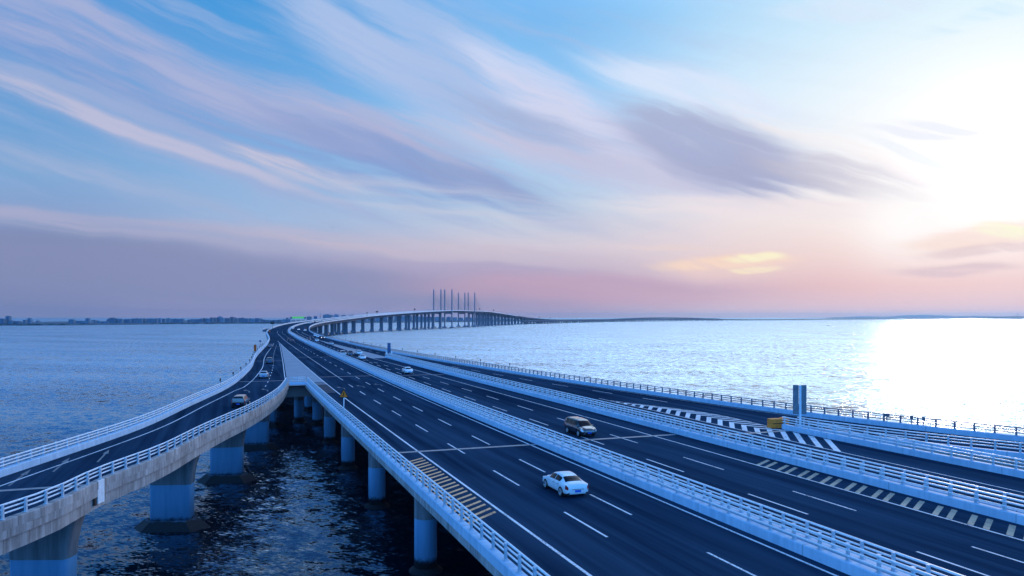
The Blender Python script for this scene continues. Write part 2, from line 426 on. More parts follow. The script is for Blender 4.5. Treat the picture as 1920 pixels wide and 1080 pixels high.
# ---------------------------------------------------------------- road alignment
def pchip(pts):
    x = np.array([p[0] for p in pts], float); y = np.array([p[1] for p in pts], float)
    h = np.diff(x); d = np.diff(y) / h; m = np.zeros(len(x))
    for i in range(1, len(x) - 1): m[i] = (d[i - 1] * h[i] + d[i] * h[i - 1]) / (h[i - 1] + h[i])
    m[0], m[-1] = d[0], d[-1]
    def f(t):
        if t <= x[0]: return float(y[0] + m[0] * (t - x[0]))
        if t >= x[-1]: return float(y[-1] + m[-1] * (t - x[-1]))
        i = int(np.searchsorted(x, t)) - 1; s_ = (t - x[i]) / h[i]
        return float((1 + 2 * s_) * (1 - s_) ** 2 * y[i] + s_ * (1 - s_) ** 2 * h[i] * m[i] + s_ * s_ * (3 - 2 * s_) * y[i + 1] + s_ * s_ * (s_ - 1) * h[i] * m[i + 1])
    return f
# centre line of reference: the inner edge line of the left carriageway, x as a function of s (= y)
MX = pchip([(-60, 52.4), (0, 30.4), (38.6, 16.3), (87.1, -1.35), (136.6, -19.2), (228.3, -50.8), (323, -83), (420, -116), (510, -146), (600, -175.5), (700, -203.5), (790, -224), (874, -239), (1012, -255), (1104, -258.5), (1188, -255), (1288, -242), (1380, -225), (1510, -198), (1702, -154.5), (1923, -115), (2180, -70), (2755, 62.5), (3444, 274), (4306, 704), (5141, 1341), (6900, 3036), (9200, 5520), (11040, 7268), (13800, 10030)])
DZ0 = pchip([(-100, 10.3), (200, 10.3), (350, 10.3), (500, 10.8), (700, 12.7), (874, 15.8), (1060, 18.9), (1188, 22.4), (1276, 25.7), (1380, 29.2), (1510, 33.2), (1702, 37.7), (1923, 38.6), (2116, 38), (2254, 34.8), (2755, 19.2), (3128, 13.6), (3444, 12.3), (3956, 13.2), (4324, 18.7), (4600, 21.5), (4876, 18.7), (5152, 12.3), (6900, 11.3), (8740, 13), (10120, 29), (11040, 38), (11960, 29), (13800, 11)])
def DZ(s): return DZ0(s)
def frame(s):
    m = MX(s + .5) - MX(s - .5); k = math.hypot(1, m)
    return (m / k, 1 / k), (1 / k, -m / k)
def P(s, off, dz=0.0):
    t, n = frame(s)
    return (MX(s) + off * n[0], s + off * n[1], DZ(s) + dz)
def bearing(s):
    t, n = frame(s); return math.atan2(t[0], t[1])
def inv(X, Y):
    s = Y
    for _ in range(30):
        t, n = frame(s); ex, ey = X - MX(s), Y - s
        s += (ex * t[0] + ey * t[1]) * t[1] * .8
    return s, ex * n[0] + ey * n[1]
def ground(px, py, dz=0.0):                              # where the line of sight meets the deck
    Y = 60.0
    for _ in range(40):
        zz = DZ(inv((px - 960) / FOC * Y, Y)[0]) + dz if Y > 330 else DECK + dz
        Y = Y * .5 + .5 * FOC * (CAMZ - zz) / max(3, py - HOR)
    return (px - 960) / FOC * Y, Y
def edge(pxs, dz=0.0, extra=()):                         # traced edge as offset(s)
    pts = sorted([inv(*ground(x, y, dz)) for x, y in pxs] + list(extra))
    return pchip(pts)
def srange(a, b):
    out = [a]
    while out[-1] < b - 1e-6:
        s = out[-1]; step = 3.0 if s < 120 else 6.0 if s < 700 else 16.0 if s < 4000 else 80.0
        out.append(min(b, s + step))
    return out

# ramp edges in (s, offset) and the outer right ramp
rampL = edge([(0, 896), (145, 847), (250, 810), (360, 760), (420, 732), (467, 696), (480, 671)], 0, [(400, -16.6), (450, -15.1), (520, -15.1)])
rampR = edge([(0, 979), (95, 945), (195, 897), (297, 857), (385, 812), (420, 795), (470, 772), (520, 742), (545, 712)], .6)      # outer top edge of the kerb
goreL = edge([(536.5, 703), (533, 680), (529, 660)], 0, [(385, -11.6)])
goreR = lambda s: -11.5
GX = pchip([(40, 100), (55, 79), (65, 67), (72, 60.5), (81, 52.2), (91.3, 44.3), (105.7, 35.4), (131.8, 21.8), (160, 8.0), (193, -6.5), (271, -40), (398, -87.5)])
_g = sorted([inv(GX(y), y) for y in (45, 55, 65, 72, 81, 91, 105, 131, 160, 193, 230, 271, 330, 398)])
gOff = pchip(_g + [(470, 17.9), (560, 17.7), (640, 17.6)])
FX = pchip([(45, 84), (58, 61), (70.8, 46.2), (77, 40.5), (84.5, 35.2), (88.8, 32.9)])
c2e = pchip([(0, 14.6), (110, 14.6), (153, 13.8), (198, 12.6), (230, 11.4), (323, 10.6), (420, 10.8), (600, 11)])
c3l = pchip([(240, 16.8), (256, 16.4), (300, 15.4), (357, 13.6), (425, 10.9)])
def dOff(s): return 17.9 if s < 110 else 17.9 - (s - 110) / 133 * 2.3
def layer(s, k): return .006 * k + .00003 * max(0, s) * k

def ribbon(name, m, s0, s1, fl, fr, k=1, parent=None, cols=2, dz=0.0):
    ss = srange(s0, s1); vs, uv, fs = [], [], []
    L = 0.0; prev = None
    for s in ss:
        a, b = fl(s), fr(s); p0 = P(s, a)
        L += math.dist(prev, p0) if prev else 0; prev = p0
        for c in range(cols + 1):
            o = a + (b - a) * c / cols; p = P(s, o, layer(s, k) + dz); vs.append(p); uv.append((o, s))
    n = cols + 1
    for i in range(len(ss) - 1):
        for c in range(cols): fs.append((i * n + c, i * n + c + 1, (i + 1) * n + c + 1, (i + 1) * n + c))
    return MB().add(vs, fs, uv).build(name, m, parent)

# ---------------------------------------------------------------- water
def water():
    b = MB(); ys = [-400, 0, 60, 120, 250, 500, 1000, 2500, 6000, 20000, 45000]
    for y0, y1 in zip(ys[:-1], ys[1:]):
        w0, w1 = 700 + abs(y0) * 1.6, 700 + abs(y1) * 1.6
        b.add([(-w0, y0, 0), (w0, y0, 0), (w1, y1, 0), (-w1, y1, 0)], [(0, 1, 2, 3)])
    tag(b.build('water', M['water']), 'sea of the bay with small wind waves, blue at left and silver at right', 'sea', kind='structure')
water()

# ---------------------------------------------------------------- roads (structure) with their painted markings
road1 = ribbon('road', M['asphalt'], -20, 158, lambda s: -15.0, lambda s: .7, 1)
b1 = ribbon('road_surface', M['asphalt'], 158, 385, lambda s: -11.5, lambda s: .7, 1, road1)
ribbon('road_surface', M['asphalt'], 385, 720, lambda s: rampL(s) if s < 450 else -15.1, lambda s: .7, 1, road1, 4)
tag(road1, 'dark asphalt of the three-lane carriageway with the white car', 'road', kind='structure')
rroad = ribbon('ramp_road', M['asphalt'], 30, 385, rampL, lambda s: min(rampR(s) - .55, -11.5) if s < 156 else min(goreL(s), -11.5), 1, None, 3)
tag(rroad, 'dark asphalt of the curving ramp at the left', 'road', kind='structure')
road2 = ribbon('road', M['asphalt'], -20, 243, lambda s: 2.2, dOff, 1)
ribbon('road_surface', M['asphalt'], 243, 425, lambda s: 2.2, c2e, 1, road2)
ribbon('road_surface', M['asphalt'], 425, 720, lambda s: 2.2, lambda s: gOff(s) if s < 640 else 17.6, 1, road2, 3)
tag(road2, 'dark asphalt of the oncoming carriageway with the black van', 'road', kind='structure')
S_NOSE = inv(32.2, 89.5)[0]
road3 = ribbon('road', M['asphalt'], 10, S_NOSE, lambda s: dOff(s) + 1.5, lambda s: 31.4, 1)
ribbon('road_surface', M['asphalt'], S_NOSE, 243, lambda s: dOff(s) + 1.5, gOff, 1, road3, 4)
ribbon('road_surface', M['asphalt'], 243, 425, c3l, gOff, 1, road3, 3)
tag(road3, 'dark asphalt of the slip road with white hatching', 'road', kind='structure')
def xribbon(name, m, fx0, fx1, y0, y1, k=1, parent=None):
    ys = np.linspace(y0, y1, 24); vs = []
    for y in ys: vs += [(fx0(y), y, DECK + .006 * k), (fx1(y), y, DECK + .006 * k)]
    return MB().add(vs, [(2 * i, 2 * i + 1, 2 * i + 3, 2 * i + 2) for i in range(23)], [(v[0], v[1]) for v in vs]).build(name, m, parent)
# the outer ramp turns away, so it is laid in its own frame: left edge F, right edge G
def fpt(t):   # t 0..1 from nose to beyond the frame: left edge
    y = 88.8 - 48 * t; return np.array((FX(y), y))
def gpt(t):
    y = 97.5 - 48 * t; return np.array((GX(y), y))
def framp(name, m, e0, e1, k, parent=None, t0=0.0):
    vs = []
    for i in range(25):
        t = t0 + (1 - t0) * i / 24; a, c = fpt(t), gpt(t); d = (c - a) / np.linalg.norm(c - a); w = np.linalg.norm(c - a)
        p, q = a + d * e0(w), a + d * e1(w); vs += [(*p, DECK + .006 * k), (*q, DECK + .006 * k)]
    return MB().add(vs, [(2 * i + 2, 2 * i + 3, 2 * i + 1, 2 * i) for i in range(24)], [(v[0], v[1]) for v in vs]).build(name, m, parent)
road4 = framp('ramp_road', M['asphalt'], lambda w: .3, lambda w: w + .2, 1)
tag(road4, 'dark asphalt of the outer ramp turning away at the right edge', 'road', kind='structure')

def mline(name, parent, off, s0, s1, w=.15, m='white'):
    f = off if callable(off) else (lambda s: off)
    return ribbon(name, M[m], s0, s1, lambda s: f(s) - w / 2, lambda s: f(s) + w / 2, 2, parent, 1)
def dashes(name, parent, off, s0, s1, ref, length=6.2, period=14.75, w=.16):
    f = off if callable(off) else (lambda s: off); b = MB(); c = math.cos(R(19.5))
    k = math.ceil((s0 - ref) / (period * c)); s = ref + k * period * c
    while s < s1:
        e = s + length * c; q = [P(s, f(s) - w / 2), P(s, f(s) + w / 2), P(e, f(e) + w / 2), P(e, f(e) - w / 2)]
        b.add([(x, y, z + layer(s, 2)) for x, y, z in q], [(0, 1, 2, 3)]); s += period * c
    return b.build(name, M['white'], parent)
mline('edge_line', road1, 0, -20, 700, .18)
mline('edge_line', road1, -11.62, -20, 420, .2)
mline('lane_line', road1, -7.55, 161, 640, .15)
S2 = inv(*ground(1017, 885))[0] - .2
dashes('lane_dashes', road1, -3.85, -10, 640, S2)
S1 = inv(*ground(967, 910))[0] - .2
dashes('lane_dashes', road1, -7.7, -10, 158, S1)
SA = inv(*ground(1282, 885))[0]
dashes('lane_dashes', road2, 7.15, -10, 620, SA)
dashes('lane_dashes', road2, lambda s: min(10.85, c2e(s) - 3.4), -10, 620, inv(*ground(1356, 881))[0])
mline('edge_line', road2, 3.35, -20, 620, .16)
mline('edge_line', road2, c2e, -20, 600, .18)
mline('edge_line', road3, 26.6, 20, 114, .16)
mline('edge_line', road3, lambda s: dOff(s) + 2.4, 20, 240, .15)
mline('edge_line', road3, lambda s: gOff(s) - .8, S_NOSE + 8, 420, .15)
dashes('lane_dashes', road3, lambda s: gOff(s) - 4.6, 100, 330, 120)
mline('edge_line', rroad, lambda s: rampL(s) + (2.0 if s < 150 else 2.6), 40, 385, .18)
mline('edge_line', rroad, lambda s: (rampR(s) - 1.3) if s < 152 else goreL(s) - .35, 40, 384, .18)
dashes('lane_dashes', rroad, lambda s: (rampL(s) + goreL(s)) / 2 + 1.1 if s > 150 else (rampL(s) + rampR(s)) / 2 + .9, 150, 370, 160, 3, 9)
# transverse steel expansion joints
def cross(name, parent, s, a, b_, w=.5, sk=0.0, m='joint'):
    b = MB()
    for d in (-.2, .2):
        q = [P(s + d - .1, a, 0), P(s + d - .1 + sk, b_, 0), P(s + d + .1 + sk, b_, 0), P(s + d + .1, a, 0)]
        b.add([(x, y, z + layer(s, 3)) for x, y, z in q], [(0, 1, 2, 3)])
    q = [P(s - .1, a), P(s - .1 + sk, b_), P(s + .1 + sk, b_), P(s + .1, a)]
    b.add([(x, y, z + layer(s, 2.5)) for x, y, z in q], [(0, 1, 2, 3)])
    return b.build(name, M[m], parent)
sj1 = inv(*ground(800, 846))[0]; sj2 = inv(*ground(650, 706))[0]
cross('expansion_joint', road1, sj1, -14.9, .65); cross('expansion_joint', road1, sj2, -14.9 if sj2 < 157 else -11.4, .65)
cross('expansion_joint', road1, sj2 + 82, -11.4, .65); 
sk1 = inv(*ground(1200, 819))[0]; sk2 = inv(*ground(800, 703))[0]
cross('expansion_joint', road2, sk1, 2.3, 17.6); cross('expansion_joint', road2, sk2, 2.3, dOff(sk2) - .2); cross('expansion_joint', road2, sk2 + 84, 2.3, c2e(sk2 + 84) - .1)
cross('expansion_joint', road3, inv(*ground(1430, 811))[0], 19.5, 31.2)
for q in ((40, 918), (490, 715), (500, 677), (506, 650)):
    s = inv(*ground(*q))[0]; cross('expansion_joint', rroad, s, rampL(s) + .1, (rampR(s) - .7) if s < 152 else goreL(s) - .1)
# tan rumble bars on the shoulders
def bars(name, parent, s0, s1, n, a, b_, sk, w=.36, gap=.95, m='tan'):
    b = MB()
    for i in range(n):
        s = s0 + (s1 - s0) * i / (n - 1)
        for d in (0, gap):
            q = [P(s + d, a), P(s + d + sk, b_), P(s + d + w + sk, b_), P(s + d + w, a)]
            b.add([(x, y, z + layer(s, 2)) for x, y, z in q], [(0, 1, 2, 3)])
    return b.build(name, M[m], parent)
bars('rumble_bars', road1, inv(*ground(878, 984))[0], inv(*ground(760, 875))[0], 10, -14.6, -12.0, 2.1)
bars('rumble_bars', road1, 137, 151, 7, -14.6, -11.9, -.2, .5, .95, 'brown')
bars('rumble_bars', road2, inv(*ground(1880, 1000))[0] - 9, inv(*ground(1450, 882))[0] + 1, 13, 14.9, 17.3, 1.5, .42, 1.0, 'cream')
# hatching ahead of the nose between slip road and outer ramp
def hatch():
    b = MB(); lo = lambda s: 26.7
    s_ap = inv(16.0, 120)[0]
    hi = pchip([(S_NOSE, 31.3), (inv(26.9, 103.4)[0], inv(26.9, 103.4)[1]), (s_ap, 26.8)])
    def q(pts): b.add([(*P(s, o, layer(s, 2))[:3],) for s, o in pts], [(0, 1, 2, 3)])
    s = S_NOSE - 13.5
    while s < s_ap - 1:
        w = .95
        top = 31.1 if s + 3 < S_NOSE else hi(s + 2)
        span = max(0.1, top - 26.7); arm = span * (1.0 if s + 3 < S_NOSE else .55); run = arm * 1.35
        q([(s, 26.7), (s + run, 26.7 + arm), (s + run + w, 26.7 + arm), (s + w, 26.7)])
        if s + 3 >= S_NOSE:
            r2_ = (span - arm) * 1.35
            q([(s + run, 26.7 + arm), (s + run - r2_, top - .05), (s + run - r2_ + w, top - .05), (s + run + w, 26.7 + arm)])
        s += 2.25
    b.build('hatching', M['white'], road3)
    mline('edge_line', road3, hi, S_NOSE + 1, s_ap, .16)
hatch()
framp('edge_line', M['white'], lambda w: 1.2, lambda w: 1.36, 2, road4)
# lane arrows
def arrow(parent, s, off, length=5.0, turn=0, back=False):
    b = MB(); d = -1 if back else 1
    def q(pts): b.add([P(s + d * x, off + d * y, layer(s, 2)) for x, y in pts], [tuple(range(len(pts)))])
    if turn == 0:
        q([(0, -.09), (0, .09), (length * .65, .09), (length * .65, -.09)]); q([(length * .65, -.25), (length * .65, .25), (length, 0)])
    else:
        q([(0, -.1), (0, .1), (length * .5, .1), (length * .5, -.1)])
        q([(length * .5, -.1), (length * .5, .1), (length * .8, .1 + turn * .9), (length * .72, -.1 + turn * .9)])
        q([(length * .6, turn * 1.1), (length * 1.05, turn * .6), (length * .95, turn * 1.7)])
    return b.build('direction_arrow', M['worn'], parent)
for x, y, t in ((643, 727, -1), (679, 724, -1), (712, 721, -1)):
    s, o = inv(*ground(x, y)); arrow(road1, s - 3, o, 4.5, t * .6)
for x, y in ((30, 901), (110, 876), (190, 859)):
    s, o = inv(*ground(x, y)); arrow(rroad, s - 2, o, 6.5)
for x, y in ((467, 733), (501, 731)):
    s, o = inv(*ground(x, y)); arrow(rroad, s - 3, o, 5, -.6)

# ---------------------------------------------------------------- viaducts: girders, piers
def poly(s0, s1, f): return [P(s, f(s)) for s in srange(s0, s1)]
def varsweep(b, ss, fl, fr, top, bot, inset=0.0):
    """slab whose left and right edges follow two offsets"""
    rows = []
    for s in ss:
        a, c = fl(s) + inset, fr(s) - inset
        rows.append([P(s, a, top), P(s, c, top), P(s, c, bot), P(s, a, bot)])
    for j in range(4):
        k = (j + 1) % 4; vs, uv, fs = [], [], []
        for s, r in zip(ss, rows):
            vs += [r[j], r[k]]; h = math.dist(r[j], r[k]); uv += [(0, s * 1.06), (h, s * 1.06)]
        for i in range(len(ss) - 1): fs.append((2 * i, 2 * i + 1, 2 * i + 3, 2 * i + 2)[::-1])
        b.add(vs, fs, uv)
    b.add(rows[0], [(3, 2, 1, 0)]); b.add(rows[-1], [(0, 1, 2, 3)])
    return b
def footing_mesh():
    b = MB(); lo = [(-4.3, 0), (-2.7, -2.0), (2.7, -2.0), (4.3, 0), (2.7, 2.0), (-2.7, 2.0)]; n = 6
    vs = [(x, y, -1.5) for x, y in lo] + [(x * 1.0, y * 1.0, -.05) for x, y in lo] + [(x * .68, y * .66, 1.05) for x, y in lo]
    fs = [(i, (i + 1) % n, n + (i + 1) % n, n + i) for i in range(n)] + [(n + i, n + (i + 1) % n, 2 * n + (i + 1) % n, 2 * n + i) for i in range(n)] + [tuple(range(2 * n, 3 * n))]
    return b.add(vs, fs)
def loft_rect(b, sections, ch=.18, n=3):
    """stack of rounded rectangles (half x, half y, z)"""
    rings = []
    for hx, hy, z in sections:
        r = []; rad = min(.55, hx * .5, hy * .5)
        for cx, cy, a0 in ((hx - rad, hy - rad, 0), (-hx + rad, hy - rad, 90), (-hx + rad, -hy + rad, 180), (hx - rad, -hy + rad, 270)):
            for k in range(n + 1):
                t = R(a0 + 90 * k / n); r.append((cx + rad * math.cos(t), cy + rad * math.sin(t), z))
        rings.append(r)
    m = len(rings[0]); vs = [p for r in rings for p in r]
    fs = [(i * m + k, i * m + (k + 1) % m, (i + 1) * m + (k + 1) % m, (i + 1) * m + k) for i in range(len(rings) - 1) for k in range(m)]
    fs += [tuple(range((len(rings) - 1) * m, len(rings) * m)), tuple(range(m - 1, -1, -1))]
    return b.add(vs, fs)
b = MB(); loft_rect(b, [(2.2, .95, .2), (2.2, .95, 4.6), (2.3, 1.0, 5.8), (2.5, 1.05, 6.9), (2.85, 1.1, 8.0), (3.2, 1.15, 8.85)])
proto_ramp_pier = b.build('pier', M['pier'], None, True)
fo = footing_mesh().build('footing', M['pier'], proto_ramp_pier)
b = MB().tube((0, 0, -1), (0, 0, 8.5), 1.05, None, 20)
proto_column = b.build('pier', M['pier'], None, True)
b = MB(); n = 20
for z0, z1, r0, r1 in ((-1.2, .1, 1.7, 1.55), (.1, .4, 1.55, 1.1)):
    b.tube((0, 0, z0), (0, 0, z1), r0, r1, n)
b.build('footing', M['pier'], proto_column)
_used = {}
def place(proto, parent, x, y, rz=0.0, sc=None, first_name=None):
    if not _used.get(proto.name): _used[proto.name] = 1; o = proto
    else: o = copy_tree(proto)
    o.parent = parent; o.location = (x, y, 0); o.rotation_euler = (0, 0, rz)
    if sc: o.scale = sc
    return o

ramp_v = thing('ramp_bridge', 'curving two-lane ramp bridge at lower left on wide flared piers', 'bridge')
b = MB(); ss = srange(30, 156)
varsweep(b, ss, lambda s: rampL(s) - .62, rampR, 0, -.55)
b.build('deck_slab', M['fascia'], ramp_v)
b = MB(); varsweep(b, ss, lambda s: rampL(s) - .62, rampR, -.55, -1.5, .22); b.build('girder', M['fascia'], ramp_v)
b = MB(); ss2 = srange(156, 385); varsweep(b, ss2, lambda s: rampL(s) - .62, lambda s: goreL(s), 0, -1.5); b.build('deck_slab', M['fascia'], ramp_v)
for px, py in ((50, 1166), (312, 990), (422, 902), (476, 842), (507, 800), (528, 768)):
    Y = FOC * CAMZ / (py - HOR); s, _ = inv((px - 960) / FOC * Y, Y)
    oc = (rampL(s) + (rampR(s) if s < 152 else goreL(s))) / 2; x, y, _z = P(s, oc + .3)
    d = (rampL(s + 3) - rampL(s - 3)) / 6
    place(proto_ramp_pier, ramp_v, x, y, -(bearing(s) + d))
# a grey cover plate and a missing corner where two spans meet
x, y, z = P(inv(*ground(190, 900, .6))[0], rampR(inv(*ground(190, 900, .6))[0]))
bj = -(bearing(50) + .33)
MB().box((x + .03, y, z - .25), (.10, .95, 1.75), bj).build('joint_cover', M['rail'], ramp_v)
MB().box((x + .03, y - .75, z - .35), (.07, .34, 1.6), bj).build('joint_gap', M['dark'], ramp_v)

main_v = thing('viaduct', 'left carriageway viaduct with the white car, running on to the far pylons', 'bridge')
b = MB(); varsweep(b, srange(-20, 156), lambda s: -15.7, lambda s: 1.3, 0, -.5)
b.build('deck_slab', M['fascia'], main_v)
b = MB(); varsweep(b, srange(-20, 156), lambda s: -13.9, lambda s: -.6, -.5, -1.9); b.build('girder', M['slab'], main_v)
b = MB(); varsweep(b, srange(156, 385), goreL, lambda s: 1.3, 0, -1.9); b.build('deck_slab', M['fascia'], main_v)
b = MB(); varsweep(b, srange(385, 720), lambda s: rampL(s) - .62 if s < 450 else -15.7, lambda s: 1.3, 0, -1.9); b.build('deck_slab', M['fascia'], main_v)
g = ribbon('gore_slab', M['gore'], 152, 384, lambda s: goreL(s) if s > 156 else rampR(s) - .1, goreR, 1, main_v, 2)
# crossbeam closing the gap between ramp and carriageway
x0, y0, z0 = P(154, rampR(154)); x1, y1, z1 = P(154, -15.6)
MB().box(((x0 + x1) / 2, (y0 + y1) / 2 + 1.5, DECK - 1.2), (abs(x1 - x0) + 3, 2.6, 2.3), math.atan2(y1 - y0, x1 - x0)).build('crossbeam', M['slab'], main_v)
MB().box(((x0 + x1) / 2, (y0 + y1) / 2 + .35, DECK + .25), (abs(x1 - x0) + .2, .3, .5), math.atan2(y1 - y0, x1 - x0)).build('end_kerb', M['plinth'], main_v)
S_P = [24.0 + 24.0 * i for i in range(16)]
_d = inv(-8.2, 70.6)[0] - 24 - 24.0 * 2
for s in S_P:
    for o in (-11.8, -2.6):
        x, y, z = P(s + _d, o); place(proto_column, main_v, x, y)
for x, y in ((-47.4, 171), (-53, 197), (-60, 222)): place(proto_column, main_v, x, y)

onc_v = thing('viaduct', 'oncoming carriageway viaduct carrying the black van, right of the median rails', 'bridge')
b = MB(); varsweep(b, srange(-20, 243), lambda s: 1.55, lambda s: dOff(s) + .55, 0, -.5); b.build('deck_slab', M['fascia'], onc_v)
b = MB(); varsweep(b, srange(-20, 243), lambda s: 3.4, lambda s: dOff(s) - 1.4, -.5, -1.9); b.build('girder', M['slab'], onc_v)
b = MB(); varsweep(b, srange(243, 425), lambda s: 1.55, c3l, 0, -1.9); b.build('deck_slab', M['fascia'], onc_v)
b = MB(); varsweep(b, srange(425, 720), lambda s: 1.55, lambda s: (gOff(s) if s < 640 else 17.6) + .6, 0, -1.9); b.build('deck_slab', M['fascia'], onc_v)
ribbon('gore_slab', M['gore'], 240, 424, c2e, c3l, 1.5, onc_v, 2)
for s in S_P:
    for o in (5.2, 13.0):
        x, y, z = P(s + _d, o); place(proto_column, onc_v, x, y)

slip_v = thing('slip_bridge', 'slip road bridge with white hatching, two rails over from the black van', 'bridge')
b = MB(); varsweep(b, srange(10, S_NOSE), lambda s: dOff(s) + .85, lambda s: 32.0, 0, -.5); b.build('deck_slab', M['fascia'], slip_v)
b = MB(); varsweep(b, srange(10, S_NOSE), lambda s: dOff(s) + 2.6, lambda s: 30.2, -.5, -1.9); b.build('girder', M['slab'], slip_v)
b = MB(); varsweep(b, srange(S_NOSE, 243), lambda s: dOff(s) + .85, lambda s: gOff(s) + .6, 0, -1.4); b.build('deck_slab', M['fascia'], slip_v)
b = MB(); varsweep(b, srange(243, 425), c3l, lambda s: gOff(s) + .6, 0, -1.4); b.build('deck_slab', M['fascia'], slip_v)
for s in S_P[:9]:
    for o in (22.5, 28.5):
        x, y, z = P(s + _d, o); place(proto_column, slip_v, x, y)

out_v = thing('ramp_bridge', 'outer ramp bridge turning away at the right edge, dark concrete side towards the gap', 'bridge')
b = MB(); vs = []
for i in range(25):
    t = i / 24; a, c = fpt(t), gpt(t); d = (c - a) / np.linalg.norm(c - a); a, c = a - d * .35, c + d * .8
    vs += [(*a, DECK), (*c, DECK), (*c, DECK - 1.8), (*a, DECK - 1.8)]
uvs = [(v[2], i // 4 * 2.4) for i, v in enumerate(vs)]
b.add(vs, [(4 * i + j, 4 * i + (j + 1) % 4, 4 * i + 4 + (j + 1) % 4, 4 * i + 4 + j) for i in range(24) for j in range(4)] + [(0, 3, 2, 1), (96, 97, 98, 99)], uvs)
b.build('deck_slab', M['fascia'], out_v)
for t in (.3, .75):
    a = (fpt(t) + gpt(t)) / 2; place(proto_column, out_v, a[0], a[1])

# ---------------------------------------------------------------- guardrails
pm = MB(); pm.box((0, 0, .015), (.30, .26, .03)); pm.box((0, 0, .45), (.13, .17, .86), 0, .9); pm.box((0, 0, .885), (.15, .19, .03))
for z in (.30, .58, .85): pm.box((.11, 0, z), (.10, .09, .07))
POST = {}
def rail_profile(cx, z, r=.055):
    return [(cx + r * 1.1 * math.cos(2 * math.pi * k / 8 + .39), z + r * math.sin(2 * math.pi * k / 8 + .39)) for k in range(8)][::-1]
def resample(pts, step, dens=None):
    Pn = np.array(pts); L = np.concatenate([[0], np.cumsum(np.linalg.norm(np.diff(Pn, axis=0), axis=1))])
    t = np.arange(0, L[-1], step)
    return np.stack([np.interp(t, L, Pn[:, i]) for i in range(3)], 1)
def inview(p, m=1.06):
    if p[1] < 5: return False
    x = p[0] / p[1] * FOC; y = HOR + (CAMZ - p[2]) / p[1] * FOC
    return abs(x) < 960 * m and y < 1080 * m
def guardrail(label, pts, road_side, width=.55, hp=.6, kerb='plinth', paint_='rail'):
    """pts: path of the kerb centre at deck level; road_side +1 if the road lies to the right of the path"""
    root = thing('guardrail', label, 'guardrail', group='white steel rails on concrete kerbs along the carriageways')
    w = width / 2
    prof = [(-w, -.02), (-w, hp - .05), (-w + .05, hp), (w - .05, hp), (w, hp - .05), (w, -.02)]
    MB().sweep(pts, prof).build('kerb', M[kerb], root)
    for z in (.30, .58, .85):
        MB().sweep(pts, rail_profile(.16 * road_side, hp + z, .052 if z < .8 else .062)).build('rail', M[paint_], root, True)
    q = resample(pts, 2.0)
    near = sorted([i for i in range(len(q)) if inview(q[i])], key=lambda i: q[i][1])
    vis = set(near[:98])
    if road_side not in POST:
        me = MB()
        me.v = [(x * road_side, y, z) for x, y, z in pm.v]; me.f = [f if road_side > 0 else f[::-1] for f in pm.f]
        POST[road_side] = me
    rest = MB(); data = None
    for i in range(len(q)):
        a, c = q[max(0, i - 1)], q[min(len(q) - 1, i + 1)]
        rz = -math.atan2(c[0] - a[0], c[1] - a[1])
        if i in vis:
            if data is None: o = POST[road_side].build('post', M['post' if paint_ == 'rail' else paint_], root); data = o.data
            else: o = link('post', data, root)
            o.location = (q[i][0], q[i][1], q[i][2] + hp); o.rotation_euler = (0, 0, rz)
        elif q[i][1] < 380 and i % 1 == 0 and inview(q[i], 2.0):
            rest.box((q[i][0], q[i][1], q[i][2] + hp + .44), (.14, .18, .88), rz)
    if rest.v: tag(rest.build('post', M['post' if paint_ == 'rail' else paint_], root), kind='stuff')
    return root
def path(s0, s1, f, dz=0.0): return [P(s, f(s), dz) for s in srange(s0, s1)]
guardrail('long white rail along the outer left edge of the curving ramp', path(34, 385, lambda s: rampL(s) - .3) + path(388, 720, lambda s: rampL(s) - .3 if s < 450 else -15.4), 1)
guardrail('white rail along the inner edge of the left ramp, above the stained concrete side', path(34, 153, lambda s: rampR(s) - .28), -1, kerb='fascia')
guardrail('white rail at the left edge of the white car carriageway, above the dark water gap', path(-10, 153, lambda s: -15.42), 1)
guardrail('median rail facing the white car', path(-10, 720, lambda s: .98), -1)
guardrail('median rail on the side of the black van', path(-10, 720, lambda s: 1.9), 1)
guardrail('white rail right of the black van, beside the tan bars', path(0, 243, lambda s: dOff(s) + .28), -1)
guardrail('white rail at the left of the slip road, close behind the rail with tan bars', path(10, 243, lambda s: dOff(s) + 1.18), 1)
guardrail('white rail right of the hatching, starting at the tall grey panel', path(20, S_NOSE, lambda s: 31.7), -1)
guardrail('white rail at the left edge of the outer ramp, above the dark concrete side', [(*fpt(t), DECK) for t in np.linspace(0, 1, 30)][::-1], 1)
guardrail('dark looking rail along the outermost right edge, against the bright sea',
          [(*(gpt(t) + np.array((.35, .22))), DECK) for t in np.linspace(1, .03, 24)] + path(inv(GX(98), 98)[0] + 3, 720, lambda s: (gOff(s) if s < 640 else 17.6) + .3), -1, paint_='backlitrail')
# rail across the end of the gap
er = thing('guardrail', 'short rail across the end of the water gap, joining ramp and carriageway', 'guardrail', group='white steel rails on concrete kerbs along the carriageways')
e0, e1 = np.array((x0 + .1, y0 + .35, DECK + .5)), np.array((x1 - .1, y1 + .35, DECK + .5))
for z in (.3, .6, .9): MB().tube(e0 + (0, 0, z), e1 + (0, 0, z), .05).build('rail', M['rail'], er, True)
for t in (0.03, .5, .97):
    p = e0 * (1 - t) + e1 * t; MB().box((p[0], p[1], p[2] + .46), (.12, .14, .92)).build('post', M['post'], er)

